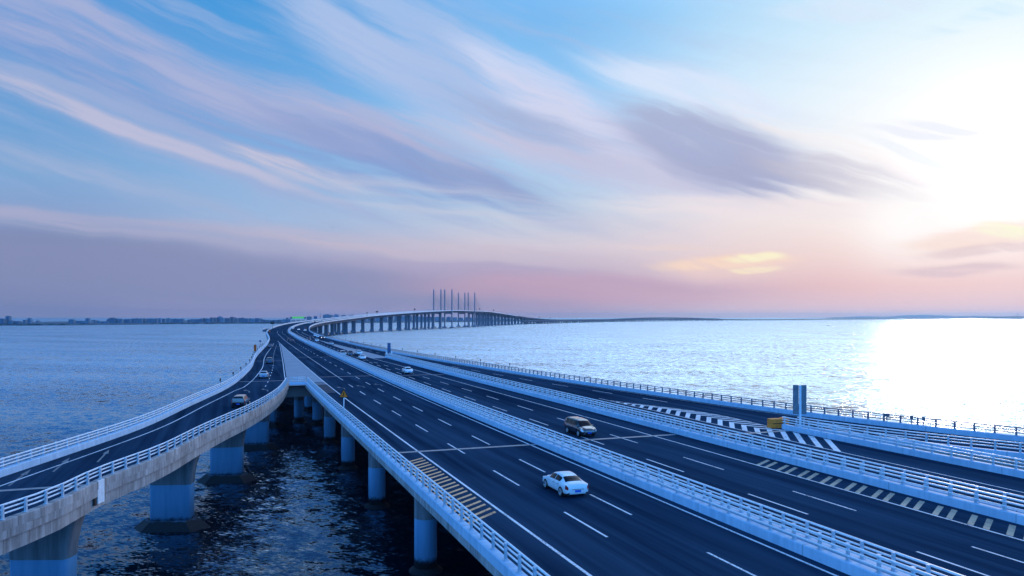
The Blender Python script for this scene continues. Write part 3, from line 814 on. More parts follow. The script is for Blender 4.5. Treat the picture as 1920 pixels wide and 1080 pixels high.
# ---------------------------------------------------------------- far bridge: decks, piers, pylons
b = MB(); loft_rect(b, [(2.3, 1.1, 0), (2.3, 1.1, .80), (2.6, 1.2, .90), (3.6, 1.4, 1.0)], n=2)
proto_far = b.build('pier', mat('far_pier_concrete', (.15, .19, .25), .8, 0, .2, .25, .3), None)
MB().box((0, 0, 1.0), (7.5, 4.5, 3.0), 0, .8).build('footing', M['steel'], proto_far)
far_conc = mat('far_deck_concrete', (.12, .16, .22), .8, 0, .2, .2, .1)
def spread(s, side): t = max(0.0, min(1.0, (s - 1230) / 420)); return side * 4.2 * t * t * (3 - 2 * t)
def far_deck(root, l, r, c, s0=720, s1=13800):
    sd_ = 1 if c > 0 else -1
    prof = [(l, 0), (r, 0), (r, -.9), ((l + r) / 2 + 3.4, -1.3), ((l + r) / 2 + 3.0, -4.2), ((l + r) / 2 - 3.0, -4.2), ((l + r) / 2 - 3.4, -1.3), (l, -.9)]
    pts = [P(s, spread(s, sd_)) for s in srange(s0, s1)]
    MB().sweep(pts, prof[::-1]).build('girder', far_conc, root)
    MB().sweep(pts, [(l + .8, .02), (r - .8, .02), (r - .8, .06), (l + .8, .06)]).build('road_surface', M['asphalt'], root)
    for o in (l + .25, r - .25):
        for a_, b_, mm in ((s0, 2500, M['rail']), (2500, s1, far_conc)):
            MB().sweep([P(s, spread(s, sd_)) for s in srange(a_, b_)], [(o - .2, 0), (o + .2, 0), (o + .2, 1.3), (o - .2, 1.3)][::-1]).build('parapet', mm, root)
    rest = MB(); s = 428.0; k = 0; own = proto_far
    while s < 13000:
        x, y, z = P(s, c + spread(s, sd_)); top = z - 4.0; rz = -bearing(s)
        big = 1670 < s < 1960
        if not big and s < 4700 and k < 96:
            sc = (1, 1, top)
            o = place(proto_far, root, x, y, rz)
            o.scale = sc
            if o.children: o.children[0].scale = (1, 1, 1 / top)
            k += 1
        elif not big: rest.box((x, y, top / 2), (4.6, 2.2, top), rz)
        s += 45.0 if s < 4700 else 58.0
    tag(rest.build('pier', far_conc, root), kind='stuff')
far_deck(main_v, -15.7, 1.3, -7.2)
far_deck(onc_v, 1.55, 17.9, 9.7)
lowb = thing('low_bridge', 'low parallel bridge in front of the far deck, right of the pylons', 'bridge')
pts = [P(s, 52 + 40 * math.sin(min(1, (s - 2600) / 500) * 1.57) - 40) for s in srange(2600, 5200)]
for p_ in range(len(pts)): pts[p_] = (pts[p_][0], pts[p_][1], min(pts[p_][2], 11.0))
MB().sweep(pts, [(-6, 0), (6, 0), (6, -1.2), (3, -4.4), (-3, -4.4), (-6, -1.2)][::-1]).build('girder', far_conc, lowb)
for o in (-5.8, 5.8): MB().sweep(pts, [(o - .2, 0), (o + .2, 0), (o + .2, 1.3), (o - .2, 1.3)][::-1]).build('parapet', far_conc, lowb)
q_ = resample(pts, 40); d_ = None
for p_ in q_:
    o = MB().box((0, 0, 4.2), (5, 2.4, 8.6)).build('pier', far_conc, lowb) if d_ is None else link('pier', d_, lowb)
    d_ = o.data; o.location = (p_[0], p_[1], 0)
for lo_, hi_, root in ((-15.7, 1.3, main_v), (1.55, 17.9, onc_v)):
    nm = 'left' if root is main_v else 'right'
    for s, where in ((1702, 'nearer'), (1923, 'farther')):
        cen = (lo_ + hi_) / 2 + spread(s, -1 if root is main_v else 1); x, y, z = P(s, cen); rz = -bearing(s); zt = 84.9 if s < 1800 else 84.6
        side = {'left': 'left', 'right': 'right'}[nm]
        py = thing('pylon', 'slender twin-leg cable-stay pylon of the %s pair, %s of the two' % (where, side), 'pylon', (x, y, 0), rz, 'pylons of the far cable-stayed bridge')
        for o in (-8.3, 8.3):
            bb = MB(); loft_rect(bb, [(1.35, 1.8, .5), (1.3, 1.7, z), (1.05, 1.5, zt)], n=2); lg = bb.build('leg', M['steel'], py); lg.location = (o, 0, 0)
            MB().tube((0, 0, zt), (0, 0, zt + 6), .18, .08, 5).build('mast', M['steel'], lg)
            bb = MB(); loft_rect(bb, [(5.2, 5.2, -1), (5.0, 5.0, 1.2), (2.2, 2.6, 3.4)], n=2); fb = bb.build('footing', M['steel'], lg)
            sgn = 1 if o > 0 else -1
            for d in (-1, 1):
                for k in range(5):
                    reach = 26 + 18 * k; q = P(s + d * reach, cen + o * .93); dxw, dyw = q[0] - x, q[1] - y
                    lx = dxw * math.cos(-rz) - dyw * math.sin(-rz); ly = dxw * math.sin(-rz) + dyw * math.cos(-rz)
                    MB().tube((o, 0, z + 24 + k * 4.3), (lx, ly, q[2]), .2, None, 4, False).build('stay_cable', M['cable'], py)
        MB().box((0, 0, z - 5.2), (15.2, 2.6, 3.2)).build('crossbeam', M['steel'], py)

# second distant pylon at the right end of the bridge
s = 11040; x, y, z = P(s, 0)
py = thing('pylon', 'single faint pylon far off at the right end of the bridge', 'pylon', (x, y, 0), -bearing(s))
bb = MB(); loft_rect(bb, [(5, 5, 0), (4, 4, z), (2.5, 2.5, 99)], n=1); bb.build('mast', M['steel'], py)
for d in (-1, 1):
    for k in range(4):
        q = P(s + d * (60 + 60 * k), 0); MB().tube((0, 0, 60 + 11 * k), ((q[0] - x) * math.cos(bearing(s)) - (q[1] - y) * math.sin(bearing(s)), (q[0] - x) * math.sin(bearing(s)) + (q[1] - y) * math.cos(bearing(s)), q[2]), .3, None, 4, False).build('stay_cable', M['cable'], py)

# straight link viaduct from the bend to the shore
lk = thing('link_bridge', 'low straight link bridge running on from the bend to the hazy shore', 'bridge')
LA, LB = np.array(P(690, -9)), np.array((-600, 2260, 10.3)); pts = [LA * (1 - t) + LB * t for t in np.linspace(0, 1, 40)]
for p in pts: p[2] = 12.4 - 2.1 * min(1, (p[1] - 690) / 600) - .05
MB().sweep(pts, [(-13, 0), (13, 0), (13, -2), (-13, -2)][::-1]).build('girder', far_conc, lk)
MB().sweep(pts, [(-12, .02), (12, .02), (12, .08), (-12, .08)][::-1]).build('road_surface', M['asphalt'], lk)
for o in (-12.7, 12.7): MB().sweep(pts, [(o - .2, 0), (o + .2, 0), (o + .2, 1.3), (o - .2, 1.3)][::-1]).build('parapet', M['rail'], lk)
for p in pts[1:]:
    for o in (-7, 7):
        MB().tube((p[0] + o, p[1], -1), (p[0] + o, p[1], p[2] - 1.9), 1.3, None, 8).build('pier', far_conc, lk)

# ---------------------------------------------------------------- shore, city, hills
def at(px, py, Y): return ((px - 960) / FOC * Y, Y, CAMZ + (HOR - py) / FOC * Y)
shore_pts = [(-700, 1930), (-300, 2020), (0, 2090), (120, 2200), (300, 2540), (450, 2770), (560, 2800), (640, 3020), (860, 3740), (1000, 4500), (1120, 6300), (1250, 9000), (1350, 12500)]
b = MB(); vs = []
for px, Y in shore_pts:
    x, y, _ = at(px, 600, Y); vs += [(x, y, -.5), (x + 3, y + 8, 1.6), (x + 30, y + 120, 4.0), (x + 600, y + 2500, 7.0)]
b.add(vs, [(4 * i + j, 4 * i + 4 + j, 4 * i + 5 + j, 4 * i + 1 + j) for i in range(len(shore_pts) - 1) for j in range(3)])
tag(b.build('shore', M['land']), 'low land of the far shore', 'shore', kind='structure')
def shoreY(px): return float(np.interp(px, [p[0] for p in shore_pts], [p[1] for p in shore_pts]))
b = MB(); rnd = random.Random(3)
for i in range(900):
    px = rnd.uniform(-40, 1110); Y = shoreY(px) + rnd.uniform(10, 90); x, y, _ = at(px, 600, Y)
    r = rnd.uniform(4, 9); h = rnd.uniform(1.0, 3.5)
    n = 6; vs = [(x + r * math.cos(t) * k, y + r * math.sin(t) * k, z) for k, z in ((1, 1), (1.15, 2 + h * .5), (.6, 2 + h * .9)) for t in [2 * math.pi * q / n + i for q in range(n)]] + [(x, y, 2 + h * 1.05)]
    b.add(vs, [(j * n + q, j * n + (q + 1) % n, (j + 1) * n + (q + 1) % n, (j + 1) * n + q) for j in range(2) for q in range(n)] + [(2 * n + q, 2 * n + (q + 1) % n, 3 * n) for q in range(n)])
tag(b.build('treeline', M['trees']), 'dark belt of trees along the far shore', 'trees', kind='stuff')
def building(px0, px1, ytop, label=None, dY=140, dome=False, group=None):
    Y = shoreY((px0 + px1) / 2) + dY; x0_, _, _ = at(px0, 600, Y); x1_, _, zt = at(px1, ytop, Y)
    w = x1_ - x0_; h = zt - 3; d = max(12, min(30, w * .8)); b = MB(); x = (x0_ + x1_) / 2
    if dome:
        b.box((0, 0, h * .35), (w, d, h * .7)); b.box((0, 0, h * .78), (w * .74, d * .8, h * .16)); b.box((0, 0, h * .92), (w * .45, d * .6, h * .16))
    else:
        hh = h * rnd.uniform(.90, .97); b.box((0, 0, hh / 2), (w, d, hh)); b.box((w * rnd.uniform(-.2, .2), 0, (hh + h) / 2), (w * rnd.uniform(.3, .5), d * .5, h - hh))
        nb = max(1, int(w / 14))
        for k in range(nb): b.box((-w / 2 + (k + .5) * w / nb, -d / 2 - .6, hh * .48), (w / nb * .5, 1.3, hh * .9))
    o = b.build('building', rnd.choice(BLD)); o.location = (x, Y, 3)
    return tag(o, label or 'hazy apartment block in the dense row along the far shore', 'building', group or (None if label else 'apartment blocks along the far shore'))
building(-8, 12, 597.3, 'low wide building at the left edge of the shore beside the tallest tower')
building(12.6, 19.2, 592.2, 'tallest tower at the far left of the shore')
building(19.4, 25, 601, 'low block just right of the leftmost tower', 120)
building(28, 38, 602, 'flat low building right of the leftmost tower', 120)
building(45, 50, 599.6, 'small block beside the domed-looking tower', 130)
building(52, 59.6, 596, 'stepped tower standing alone on the left shore', 140, True)
building(70, 73, 601, 'thin low stub on the bare stretch of the left shore', 120)
building(130.5, 140, 598.6, 'square block at the left end of the long low hall', 140)
building(142, 171, 601.4, 'long low hall on the left shore', 150)
building(162, 167.5, 596.4, 'narrow tower rising behind the long low hall', 220)
building(173, 180.5, 600, 'square low block right of the long hall', 140)
building(181, 189, 601.2, 'lower block next to the square one, right of the long hall', 140)
building(193, 203, 602.6, 'lowest flat shed before the apartment row', 120)
building(203, 219, 595.6, 'broad stepped building at the left end of the apartment row', 150, True)
px = 220.0
while px < 478:
    w = rnd.uniform(5, 9); yt = np.interp(px, [220, 300, 343, 350, 375, 400, 430, 478], [597.6, 597, 598, 599, 596.8, 595.6, 596, 596.4]) + rnd.uniform(-.9, .9)
    if not 341 < px < 346: building(px, px + w * .93, yt, None, rnd.uniform(100, 260))
    px += w
building(409, 415.5, 593, 'tallest block of the apartment row on the far shore', 300)
building(432, 441, 594, 'wide higher block right of the tallest apartment block', 300)
px = 478.0
while px < 545:
    w = rnd.uniform(6, 10); yt = np.interp(px, [478, 492, 495, 512, 530, 545], [597, 598, 601, 599.5, 598, 597.5]) + rnd.uniform(-.6, .6)
    building(px, px + w * .95, yt, None, rnd.uniform(100, 200)); px += w
building(536.8, 540, 595.4, 'thin tower behind the left ramp bend', 250)
building(576, 584, 593.2, 'square block right of the green canopy', 200)
building(607, 623, 589.2, 'big slab block behind the start of the far bridge', 300, False)
building(624.5, 637, 589.4, 'second big slab block behind the far bridge deck', 340, True)
building(638, 651, 590.6, 'rounded slab block furthest right above the far bridge deck', 340, True)
px = 655.0
while px < 1000:
    w = rnd.uniform(7, 14); yt = np.interp(px, [655, 760, 830, 900, 1000], [590.5, 592, 594, 596.5, 599.5]) + rnd.uniform(-1, 1)
    building(px, px + w * .9, yt, 'hazy block on the shore seen between the far bridge piers', rnd.uniform(200, 500), False, 'blocks behind the far bridge piers'); px += w * 1.1
# radio mast, green toll canopy
x, y, z = at(600.5, 604, 2080)
mt = thing('radio_mast', 'thin dark mast rising right of the green canopy', 'mast', (x, y, 0))
MB().tube((0, 0, 0), (0, 0, 38), 1.3, .3, 6).build('mast', M['steel'], mt)
x, y, z = at(559.5, 603, 2180)
tg = thing('toll_canopy', 'bright green canopy over the road near the shore', 'canopy', (x, y, 10.2))
MB().box((0, 0, 12.6), (34, 6, 5.2)).build('sign_band', M['green'], tg)
for o in (-20, 20): MB().box((o, 0, 11.6), (6, 7, 5)).build('end_block', M['panel'], tg)
for o in (-21, -7, 7, 21): MB().tube((o, 0, 0), (o, 0, 11), .6, None, 6).build('column', M['rail'], tg)
# distant hills at right
b = MB()
for cx, w, h in ((1640, 60, 2.0), (1750, 100, 4.5), (1850, 90, 2.5)):
    n = 16; Y = 19000; vs = []
    for i in range(n + 1):
        t = i / n * 2 - 1; x, y, _ = at(cx + t * w, 600, Y); z = 25 + h / FOC * Y * (math.cos(t * math.pi / 2) ** 1.5) * (1 + .12 * math.sin(i * 2.1 + cx))
        vs += [(x, Y, -5), (x, Y + 500, z), (x, Y + 1500, -5)]
    b.add(vs, [(3 * i + j, 3 * i + 3 + j, 3 * i + 4 + j, 3 * i + 1 + j) for i in range(n) for j in range(2)])
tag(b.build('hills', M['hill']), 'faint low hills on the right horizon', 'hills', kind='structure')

# ---------------------------------------------------------------- vehicles
def make_car(name, st, wheels, win, wr=.34, suv=False, lights_on=False):
    """st: stations y, half width, z bottom, z belt, z top, half width at top. Body is lofted; windows and lamps lie on its surface"""
    Fn = [pchip([(r[0], r[k]) for r in st]) for k in range(1, 6)]
    y0_, y1_ = st[0][0], st[-1][0]
    def sec(y):
        w, zb, zl, zt, wt = (f(y) for f in Fn)
        return [(0, zb), (.82 * w, zb), (.97 * w, zb + .10), (w, zb + (zl - zb) * .55), (.975 * w, zl), (wt, zt - .07), (wt * .78, zt - .015), (0, zt)]
    def pt(y, v, side=1, out=0.0):
        q = sec(y); i = min(6, int(v)); t = v - i
        x = q[i][0] * (1 - t) + q[i + 1][0] * t; z = q[i][1] * (1 - t) + q[i + 1][1] * t
        nx, nz = q[i + 1][1] - q[i][1], -(q[i + 1][0] - q[i][0]); k = math.hypot(nx, nz) or 1
        return (side * (x + nx / k * out), y, z + nz / k * out)
    ys = np.concatenate([np.linspace(y0_, y0_ + .3, 5), np.linspace(y0_ + .3, y1_ - .3, 34)[1:-1], np.linspace(y1_ - .3, y1_, 5)])
    vv = [0, .6, 1, 1.5, 2, 2.5, 3, 3.5, 4, 4.5, 5, 5.5, 6, 6.5, 7]
    root = bpy.data.objects.new(name, None); COL.objects.link(root); root.empty_display_size = .5
    b = MB(); ring = [(1, v) for v in vv] + [(-1, v) for v in vv[-2:0:-1]]; n = len(ring)
    vs = [pt(y, v, sd) for y in ys for sd, v in ring]
    fs = [(i * n + k, (i + 1) * n + k, (i + 1) * n + (k + 1) % n, i * n + (k + 1) % n) for i in range(len(ys) - 1) for k in range(n)]
    fs += [tuple(range(n)), tuple(range((len(ys) - 1) * n, len(ys) * n))[::-1]]
    b.add(vs, fs).build('body', PAINT['white'], root, True)
    def patch(nm, m, ya, yb, va, vb, side, out=.012, k=6):
        b = MB(); Y_ = np.linspace(ya, yb, k); Vv = np.linspace(va, vb, 5)
        if side == 0: Vr = [(1, v) for v in Vv] + [(-1, v) for v in Vv[::-1]]
        else: Vr = [(side, v) for v in Vv]
        m_ = len(Vr); vs = [pt(y, v, sd, out) for y in Y_ for sd, v in Vr]
        fs = [(i * m_ + j, (i + 1) * m_ + j, (i + 1) * m_ + j + 1, i * m_ + j + 1) for i in range(k - 1) for j in range(m_ - 1)]
        if side == -1: fs = [f[::-1] for f in fs]
        return b.add(vs, fs).build(nm, m, root, True)
    patch('windscreen', M['glass'], *win['front'], 5.15, 7, 0)
    patch('rear_window', M['glass'], *win['rear'], 5.15, 7, 0)
    for sd in (1, -1):
        for a, c in win['side']: patch('side_window', M['glass'], a, c, 4.12, 4.92, sd)
        patch('tail_light', M['tail'], y0_ + .03, y0_ + (.28 if not suv else .18), 3.05, 3.95 if not suv else 4.6, sd, .015)
        patch('headlight', M['headon' if lights_on else 'head'], y1_ - .42, y1_ - .05, 3.2, 4.0, sd, .015)
        x, y, z = win['mirror']
        MB().box((sd * x, y, z), (.20, .12, .14), 0, .8).build('wing_mirror', PAINT['white'], root)
    sm = MB()
    for sd in (1, -1):
        for yc in win['seams']:
            Vv = np.linspace(1.3, 4.0, 9); a = [pt(yc - .011, v, sd, .006) for v in Vv]; c = [pt(yc + .011, v, sd, .006) for v in Vv]
            sm.add(a + c, [(i, i + 1, 10 + i, 9 + i) for i in range(8)])
        Yv = np.linspace(y0_ + .55, y1_ - .62, 24); a = [pt(y, 1.0, sd, .012) for y in Yv]; c = [pt(y, 1.55, sd, .012) for y in Yv]
        sm.add(a + c, [(i, i + 1, 25 + i, 24 + i) for i in range(23)])
    sm.build('door_seams', M['dark'], root)
    for sd in (1, -1):
        for yh in (win['seams'][1] + .16, win['seams'][0] + .16): q_ = pt(yh, 3.55, sd, .02); MB().box(q_, (.03, .2, .03)).build('door_handle', M['chrome'], root)
    patch('grille', M['dark'], y1_ - .12, y1_ - .005, 2.2, 3.3, 0, .012)
    patch('rear_bumper_insert', M['dark'], y0_ + .01, y0_ + .14, 1.2, 2.0, 0, .012)
    zl = Fn[2](y0_); zb = Fn[1](y0_)
    MB().box((0, y0_ - .01, zb + (zl - zb) * .45), (.46, .03, .15)).build('number_plate', M['plate'], root)
    MB().box((0, y1_ + .01, Fn[1](y1_) + .12), (.46, .03, .13)).build('number_plate', M['plate'], root)
    MB().box((0, y0_ - .005, zb + (zl - zb) * .78), (.9, .025, .035)).build('trim_strip', M['chrome'], root)
    ww = max(r[1] for r in st)
    for sd in (1, -1):
        for yw in wheels:
            b = MB(); n = 20
            b.tube((-.11 * sd, 0, 0), (.11 * sd, 0, 0), wr, wr, n); w_ = b.build('wheel', M['tyre'], root, False); w_.location = (sd * (ww - .08), yw, wr)
            b = MB(); b.tube((.105 * sd, 0, 0), (.122 * sd, 0, 0), wr * .30, wr * .26, 10)
            for k in range(7):
                t = 2 * math.pi * k / 7; b.tube((.115 * sd, 0, 0), (.115 * sd, wr * .68 * math.cos(t), wr * .68 * math.sin(t)), .03, .022, 5)
            for k in range(18):
                t, u = 2 * math.pi * k / 18, 2 * math.pi * (k + 1) / 18; b.tube((.112 * sd, wr * .68 * math.cos(t), wr * .68 * math.sin(t)), (.112 * sd, wr * .68 * math.cos(u), wr * .68 * math.sin(u)), .022, None, 4, False)
            b.build('rim', M['alloy'], w_)
            b = MB(); pr = [(wr + .05) * 1.0, wr - .03]; vs = []
            for k in range(17):
                t = math.pi * (k / 16 * 1.1 - .05); vs += [(sd * (ww + .006), yw + r_ * math.cos(t), wr + r_ * math.sin(t)) for r_ in pr]
            b.add(vs, [(2 * k, 2 * k + 1, 2 * k + 3, 2 * k + 2) for k in range(16)]).build('wheel_arch', M['dark'], root)
    return root
SEDAN = [(-2.42, .66, .36, .74, .80, .50), (-2.36, .80, .30, .90, .96, .60), (-2.15, .88, .27, .96, 1.03, .66), (-1.78, .915, .24, .985, 1.09, .66), (-1.05, .93, .20, .99, 1.375, .60), (-.45, .93, .19, .98, 1.47, .60), (.2, .93, .19, .965, 1.47, .61), (.72, .93, .19, .955, 1.33, .62), (1.28, .925, .20, .94, 1.02, .68), (1.8, .91, .22, .87, .93, .64), (2.2, .84, .26, .76, .82, .56), (2.40, .66, .32, .64, .68, .42), (2.44, .55, .36, .60, .62, .36)]
SWIN = dict(front=(.76, 1.24), rear=(-1.70, -1.08), side=((-1.15, -.28), (-.2, .72)), mirror=(1.0, .78, 1.0), seams=(-1.0, -.24, .95))
SUVS = [(-2.38, .76, .40, .96, 1.30, .56), (-2.34, .86, .34, 1.05, 1.45, .66), (-2.15, .92, .30, 1.09, 1.62, .66), (-1.5, .95, .25, 1.10, 1.74, .66), (-.4, .95, .24, 1.09, 1.77, .67), (.4, .95, .24, 1.08, 1.73, .67), (.85, .95, .24, 1.07, 1.52, .68), (1.25, .945, .25, 1.06, 1.16, .72), (1.8, .93, .27, 1.0, 1.06, .70), (2.2, .88, .30, .90, .96, .62), (2.38, .74, .36, .74, .78, .50), (2.42, .64, .40, .68, .70, .42)]
UWIN = dict(front=(.82, 1.2), rear=(-2.33, -2.10), side=((-1.95, -1.2), (-1.1, -.25), (-.15, .8)), mirror=(1.03, .85, 1.12), seams=(-1.15, -.2, .95))
MPVS = [(-2.42, .78, .40, 1.0, 1.35, .60), (-2.38, .86, .34, 1.05, 1.52, .68), (-2.2, .91, .30, 1.08, 1.66, .68), (-1.4, .93, .24, 1.07, 1.75, .68), (-.2, .93, .23, 1.05, 1.75, .68), (.55, .93, .23, 1.04, 1.68, .68), (1.0, .93, .23, 1.03, 1.46, .69), (1.55, .925, .24, 1.02, 1.12, .72), (2.0, .90, .27, .95, 1.0, .66), (2.3, .82, .32, .80, .86, .54), (2.42, .66, .38, .68, .72, .44)]
MWIN = dict(front=(.72, 1.5), rear=(-2.37, -2.15), side=((-2.0, -1.15), (-1.05, -.2), (-.1, .95)), mirror=(1.02, 1.0, 1.1), seams=(-1.1, -.15, 1.05))
PROTO = {'sedan': make_car('sedan_car', SEDAN, (-1.42, 1.42), SWIN), 'suv': make_car('suv_car', SUVS, (-1.4, 1.4), UWIN, .37, True), 'van': make_car('passenger_van', MPVS, (-1.42, 1.45), MWIN, .34, True),
         'lit': make_car('sedan_car', SEDAN, (-1.42, 1.42), SWIN, lights_on=True)}
_first = {}
def car(kind, color, label, px, py, oncoming=False, roof=None, group=None, off=None, spot=None):
    if spot is None:
        X, Y = ground(px, py); s, o = inv(X, Y)
        if off is not None: o = off
        x, y, z = P(s, o, .03); h = -bearing(s)
        if px < 520 and py > 640: h = -(bearing(s) + (rampL(s + 4) - rampL(s - 4)) / 8)
    else: x, y, z, h = spot
    root = PROTO[kind] if not _first.get(kind) else copy_tree(PROTO[kind])
    _first[kind] = 1
    root.location = (x, y, z); root.rotation_euler = (0, 0, h + (math.pi if oncoming else 0))
    for ch in root.children:
        if ch.name.split('.')[0] in ('body', 'wing_mirror'):
            ch.material_slots[0].link = 'OBJECT'; ch.material_slots[0].material = PAINT[color]
    cat = {'sedan': 'car', 'lit': 'car', 'suv': 'car', 'van': 'van'}[kind]
    return tag(root, label, cat, group)
car('sedan', 'white', 'white sedan driving away in the middle lane, nearest car to the camera', 1058, 922)
car('van', 'black', 'black passenger van coming towards the camera beside the median rails', 1088, 815, True)
car('suv', 'black', 'black off-road car with white shining roof on the left ramp behind the rail', 452, 763)
car('sedan', 'silver', 'silver sedan on the left ramp near the end of the water gap', 495, 708.5)
car('suv', 'grey', 'dark car on the left ramp beside the concrete gore', 505.5, 682)
car('sedan', 'grey', 'small dark car farthest up the left ramp', 507, 652)
car('suv', 'dark', 'left one of two dark cars side by side in the left carriageway bend', 542.5, 640)
car('sedan', 'dark', 'right one of two dark cars side by side in the left carriageway bend', 547.5, 642)
car('sedan', 'white', 'white sedan coming alone down the oncoming carriageway', 764, 700, True)
car('sedan', 'white', 'white sedan at the front of the oncoming cluster of four', 679, 674, True)
car('suv', 'white', 'white car just behind the foremost sedan of the oncoming cluster', 673, 665.5, True)
car('suv', 'grey', 'dark grey car in the middle of the oncoming cluster of four', 657, 667, True)
car('van', 'silver', 'silver van of the oncoming cluster half hidden by the median rail', 643, 667, True)
car('sedan', 'silver', 'pale sedan alone at the start of the right concrete gore', 621, 647, True)
car('lit', 'grey', 'dark oncoming car with lit headlights nearest the right outer rail in the bend', 605, 635, True)
car('sedan', 'white', 'pale oncoming car below the white pair in the bend', 594, 640.5, True)
car('suv', 'white', 'left car of the white oncoming pair in the bend', 591, 631, True)
car('sedan', 'white', 'right car of the white oncoming pair in the bend', 595.5, 632.5, True)
car('suv', 'dark', 'blue-grey car left of the white oncoming pair', 584, 636, True)
car('sedan', 'red', 'reddish car beside the median in the bend', 579, 638.5, True)
car('lit', 'white', 'oncoming car with lit headlights deep in the bend beside the median', 560, 619, True)
car('lit', 'white', 'front car of the two pale cars close together deep in the bend', 572, 620.5, True)
car('suv', 'red', 'rear car of the two cars close together deep in the bend', 573, 617, True)
def far_car(kind, color, label, s, off, onc=True):
    x, y, z = P(s, off, .08); return car(kind, color, label, 0, 0, onc, spot=(x, y, z, -bearing(s)))
far_car('van', 'red', 'dark red van on the rising far bridge', 930, 8); far_car('suv', 'white', 'white car ahead of the dark red van on the far bridge', 885, 8)
far_car('van', 'white', 'white van following the dark red one on the far bridge', 990, 8)

# ---------------------------------------------------------------- signs and roadside pieces
def signpost(root, h, r=.05, m='pole', z0=0.0): return MB().tube((0, 0, z0), (0, 0, h), r, None, 8).build('pole', M[m], root, True)
# triangular merge warning sign
X, Y = ground(645, 781, .6)
ws = thing('warning_sign', 'yellow triangular merge warning sign on a white pole at the rail', 'road sign', (X, Y - .1, DECK + .6))
signpost(ws, 2.6, .06)
def tri(r, y, cz):
    return [(r * math.sin(R(a)), y, cz + r * math.cos(R(a))) for a in (0, 120, 240)]
def prism(r, ya, yb, cz):
    v = tri(r, ya, cz) + tri(r, yb, cz); return MB().add(v, [(0, 1, 2), (5, 4, 3), (0, 3, 4, 1), (1, 4, 5, 2), (2, 5, 3, 0)])
prism(.74, -.09, -.06, 2.75).build('border_plate', M['black'], ws)
prism(.55, -.105, -.092, 2.75).build('face_plate', M['yellow'], ws)
sy = MB(); f = lambda pts: sy.add([(x, -.112, 2.75 + z) for x, z in pts], [tuple(range(len(pts)))])
f([(-.035, -.22), (.035, -.22), (.035, .16), (-.035, .16)]); f([(-.12, .14), (.12, .14), (0, .33)]); f([(-.035, .03), (-.27, -.15), (-.235, -.20), (-.035, -.05)])
sy.build('merge_symbol', M['black'], ws)
# tall panels on the noses
x, y, z = P(S_NOSE - 2.6, 31.7, .6)
pn = thing('panel_sign', 'tall grey double panel on a pale blue pole at the right nose', 'road sign', (x, y, z), R(-4))
MB().box((0, -.02, 2.35), (.22, .16, 4.75)).build('pole', M['pole'], pn)
for sd, w in ((-1, .62), (1, .66)):
    o = MB().box((sd * .44, .16, 3.1), (w, .07, 3.3), sd * .25).build('panel', M['panel'], pn)
for k in range(10): MB().box((-.16, .1, 1.6 + k * .33), (.10, .05, .06)).build('bracket', M['dark'], pn)
X, Y = ground(729.5, 664); 
p2 = thing('panel_sign', 'tall blue panel at the start of the right concrete gore', 'road sign', (X, Y, DECK))
signpost(p2, 4.0, .07); MB().box((0, -.1, 2.2), (1.15, .08, 3.5)).build('panel', M['panelblue'], p2)
for sd in (-1, 1): MB().tube((sd * .85, .1, 0), (sd * .85, .1, .95), .28, .22, 10).build('barrel', M['rail'], p2)
# crash cushion
X, Y = ground(1461, 803)
cc = thing('crash_cushion', 'yellow sand-filled crash cushion in front of the right nose', 'crash cushion', (X, Y + .6, DECK + .01), R(17))
def cushion(x, w, d, h):
    b = MB(); loft_rect(b, [(w / 2, d / 2, 0), (w / 2, d / 2, h * .42), (w / 2 - .05, d / 2 - .05, h * .46), (w / 2 - .05, d / 2 - .05, h * .52), (w / 2, d / 2, h * .56), (w / 2 * .97, d / 2 * .95, h)], n=2)
    o = b.build('cushion_block', M['sand'], cc); o.location = (x, 0, 0); return o
cushion(-.35, 1.65, 1.1, 1.05); cushion(.92, .8, 1.15, 1.1)
MB().box((-.35, -.56, .55), (1.35, .03, .07)).build('groove', M['dark'], cc)
# orange and dark plates beside the left ramp rail
for px, yb, s_, w, h, m, lab in ((478.5, 664, 0, .85, 2.2, 'orange', 'orange plate standing on the outer rail of the left ramp'), (505.5, 617, 0, .9, 1.7, 'orange', 'small orange-red plate farther up the left outer rail, below the dark board')):
    s = 268 if yb > 650 else 560; x, y, z = P(s, (rampL(s) if s < 450 else -15.1) - .35, .6)
    x = (px - 960) / FOC * y
    t_ = thing('marker_plate', lab, 'road sign', (x, y, z)); signpost(t_, 1.0 + h, .06, 'dark')
    MB().box((0, -.09, .9 + h / 2), (w, .06, h)).build('plate', M[m], t_)
x, y, z = P(655, -15.6, 0); 
t_ = thing('sign_board', 'dark board on a post above the left outer rail at the bend', 'road sign', ((511 - 960) / FOC * y, y, z)); signpost(t_, 7.8, .14, 'dark')
MB().box((0, -.25, 6.6), (3.4, .14, 2.3)).build('board', M['black'], t_)
x, y, z = P(350, rampL(350) - .4, .6)
t_ = thing('camera_box', 'small dark box on a post at the left outer rail', 'camera', ((488 - 960) / FOC * y, y, z)); signpost(t_, 1.5, .06, 'dark'); MB().box((0, 0, 1.75), (.9, .5, .7), 0, .9).build('housing', M['panelblue'], t_)
x, y, z = at(591.5, 598, 1500)
t_ = thing('sign_board', 'dark square board beside the mast over the link road', 'road sign', (x, y, 10.2)); signpost(t_, 14, .3, 'dark'); MB().box((0, -.5, 12.8), (6.6, .3, 5)).build('board', M['panelblue'], t_)
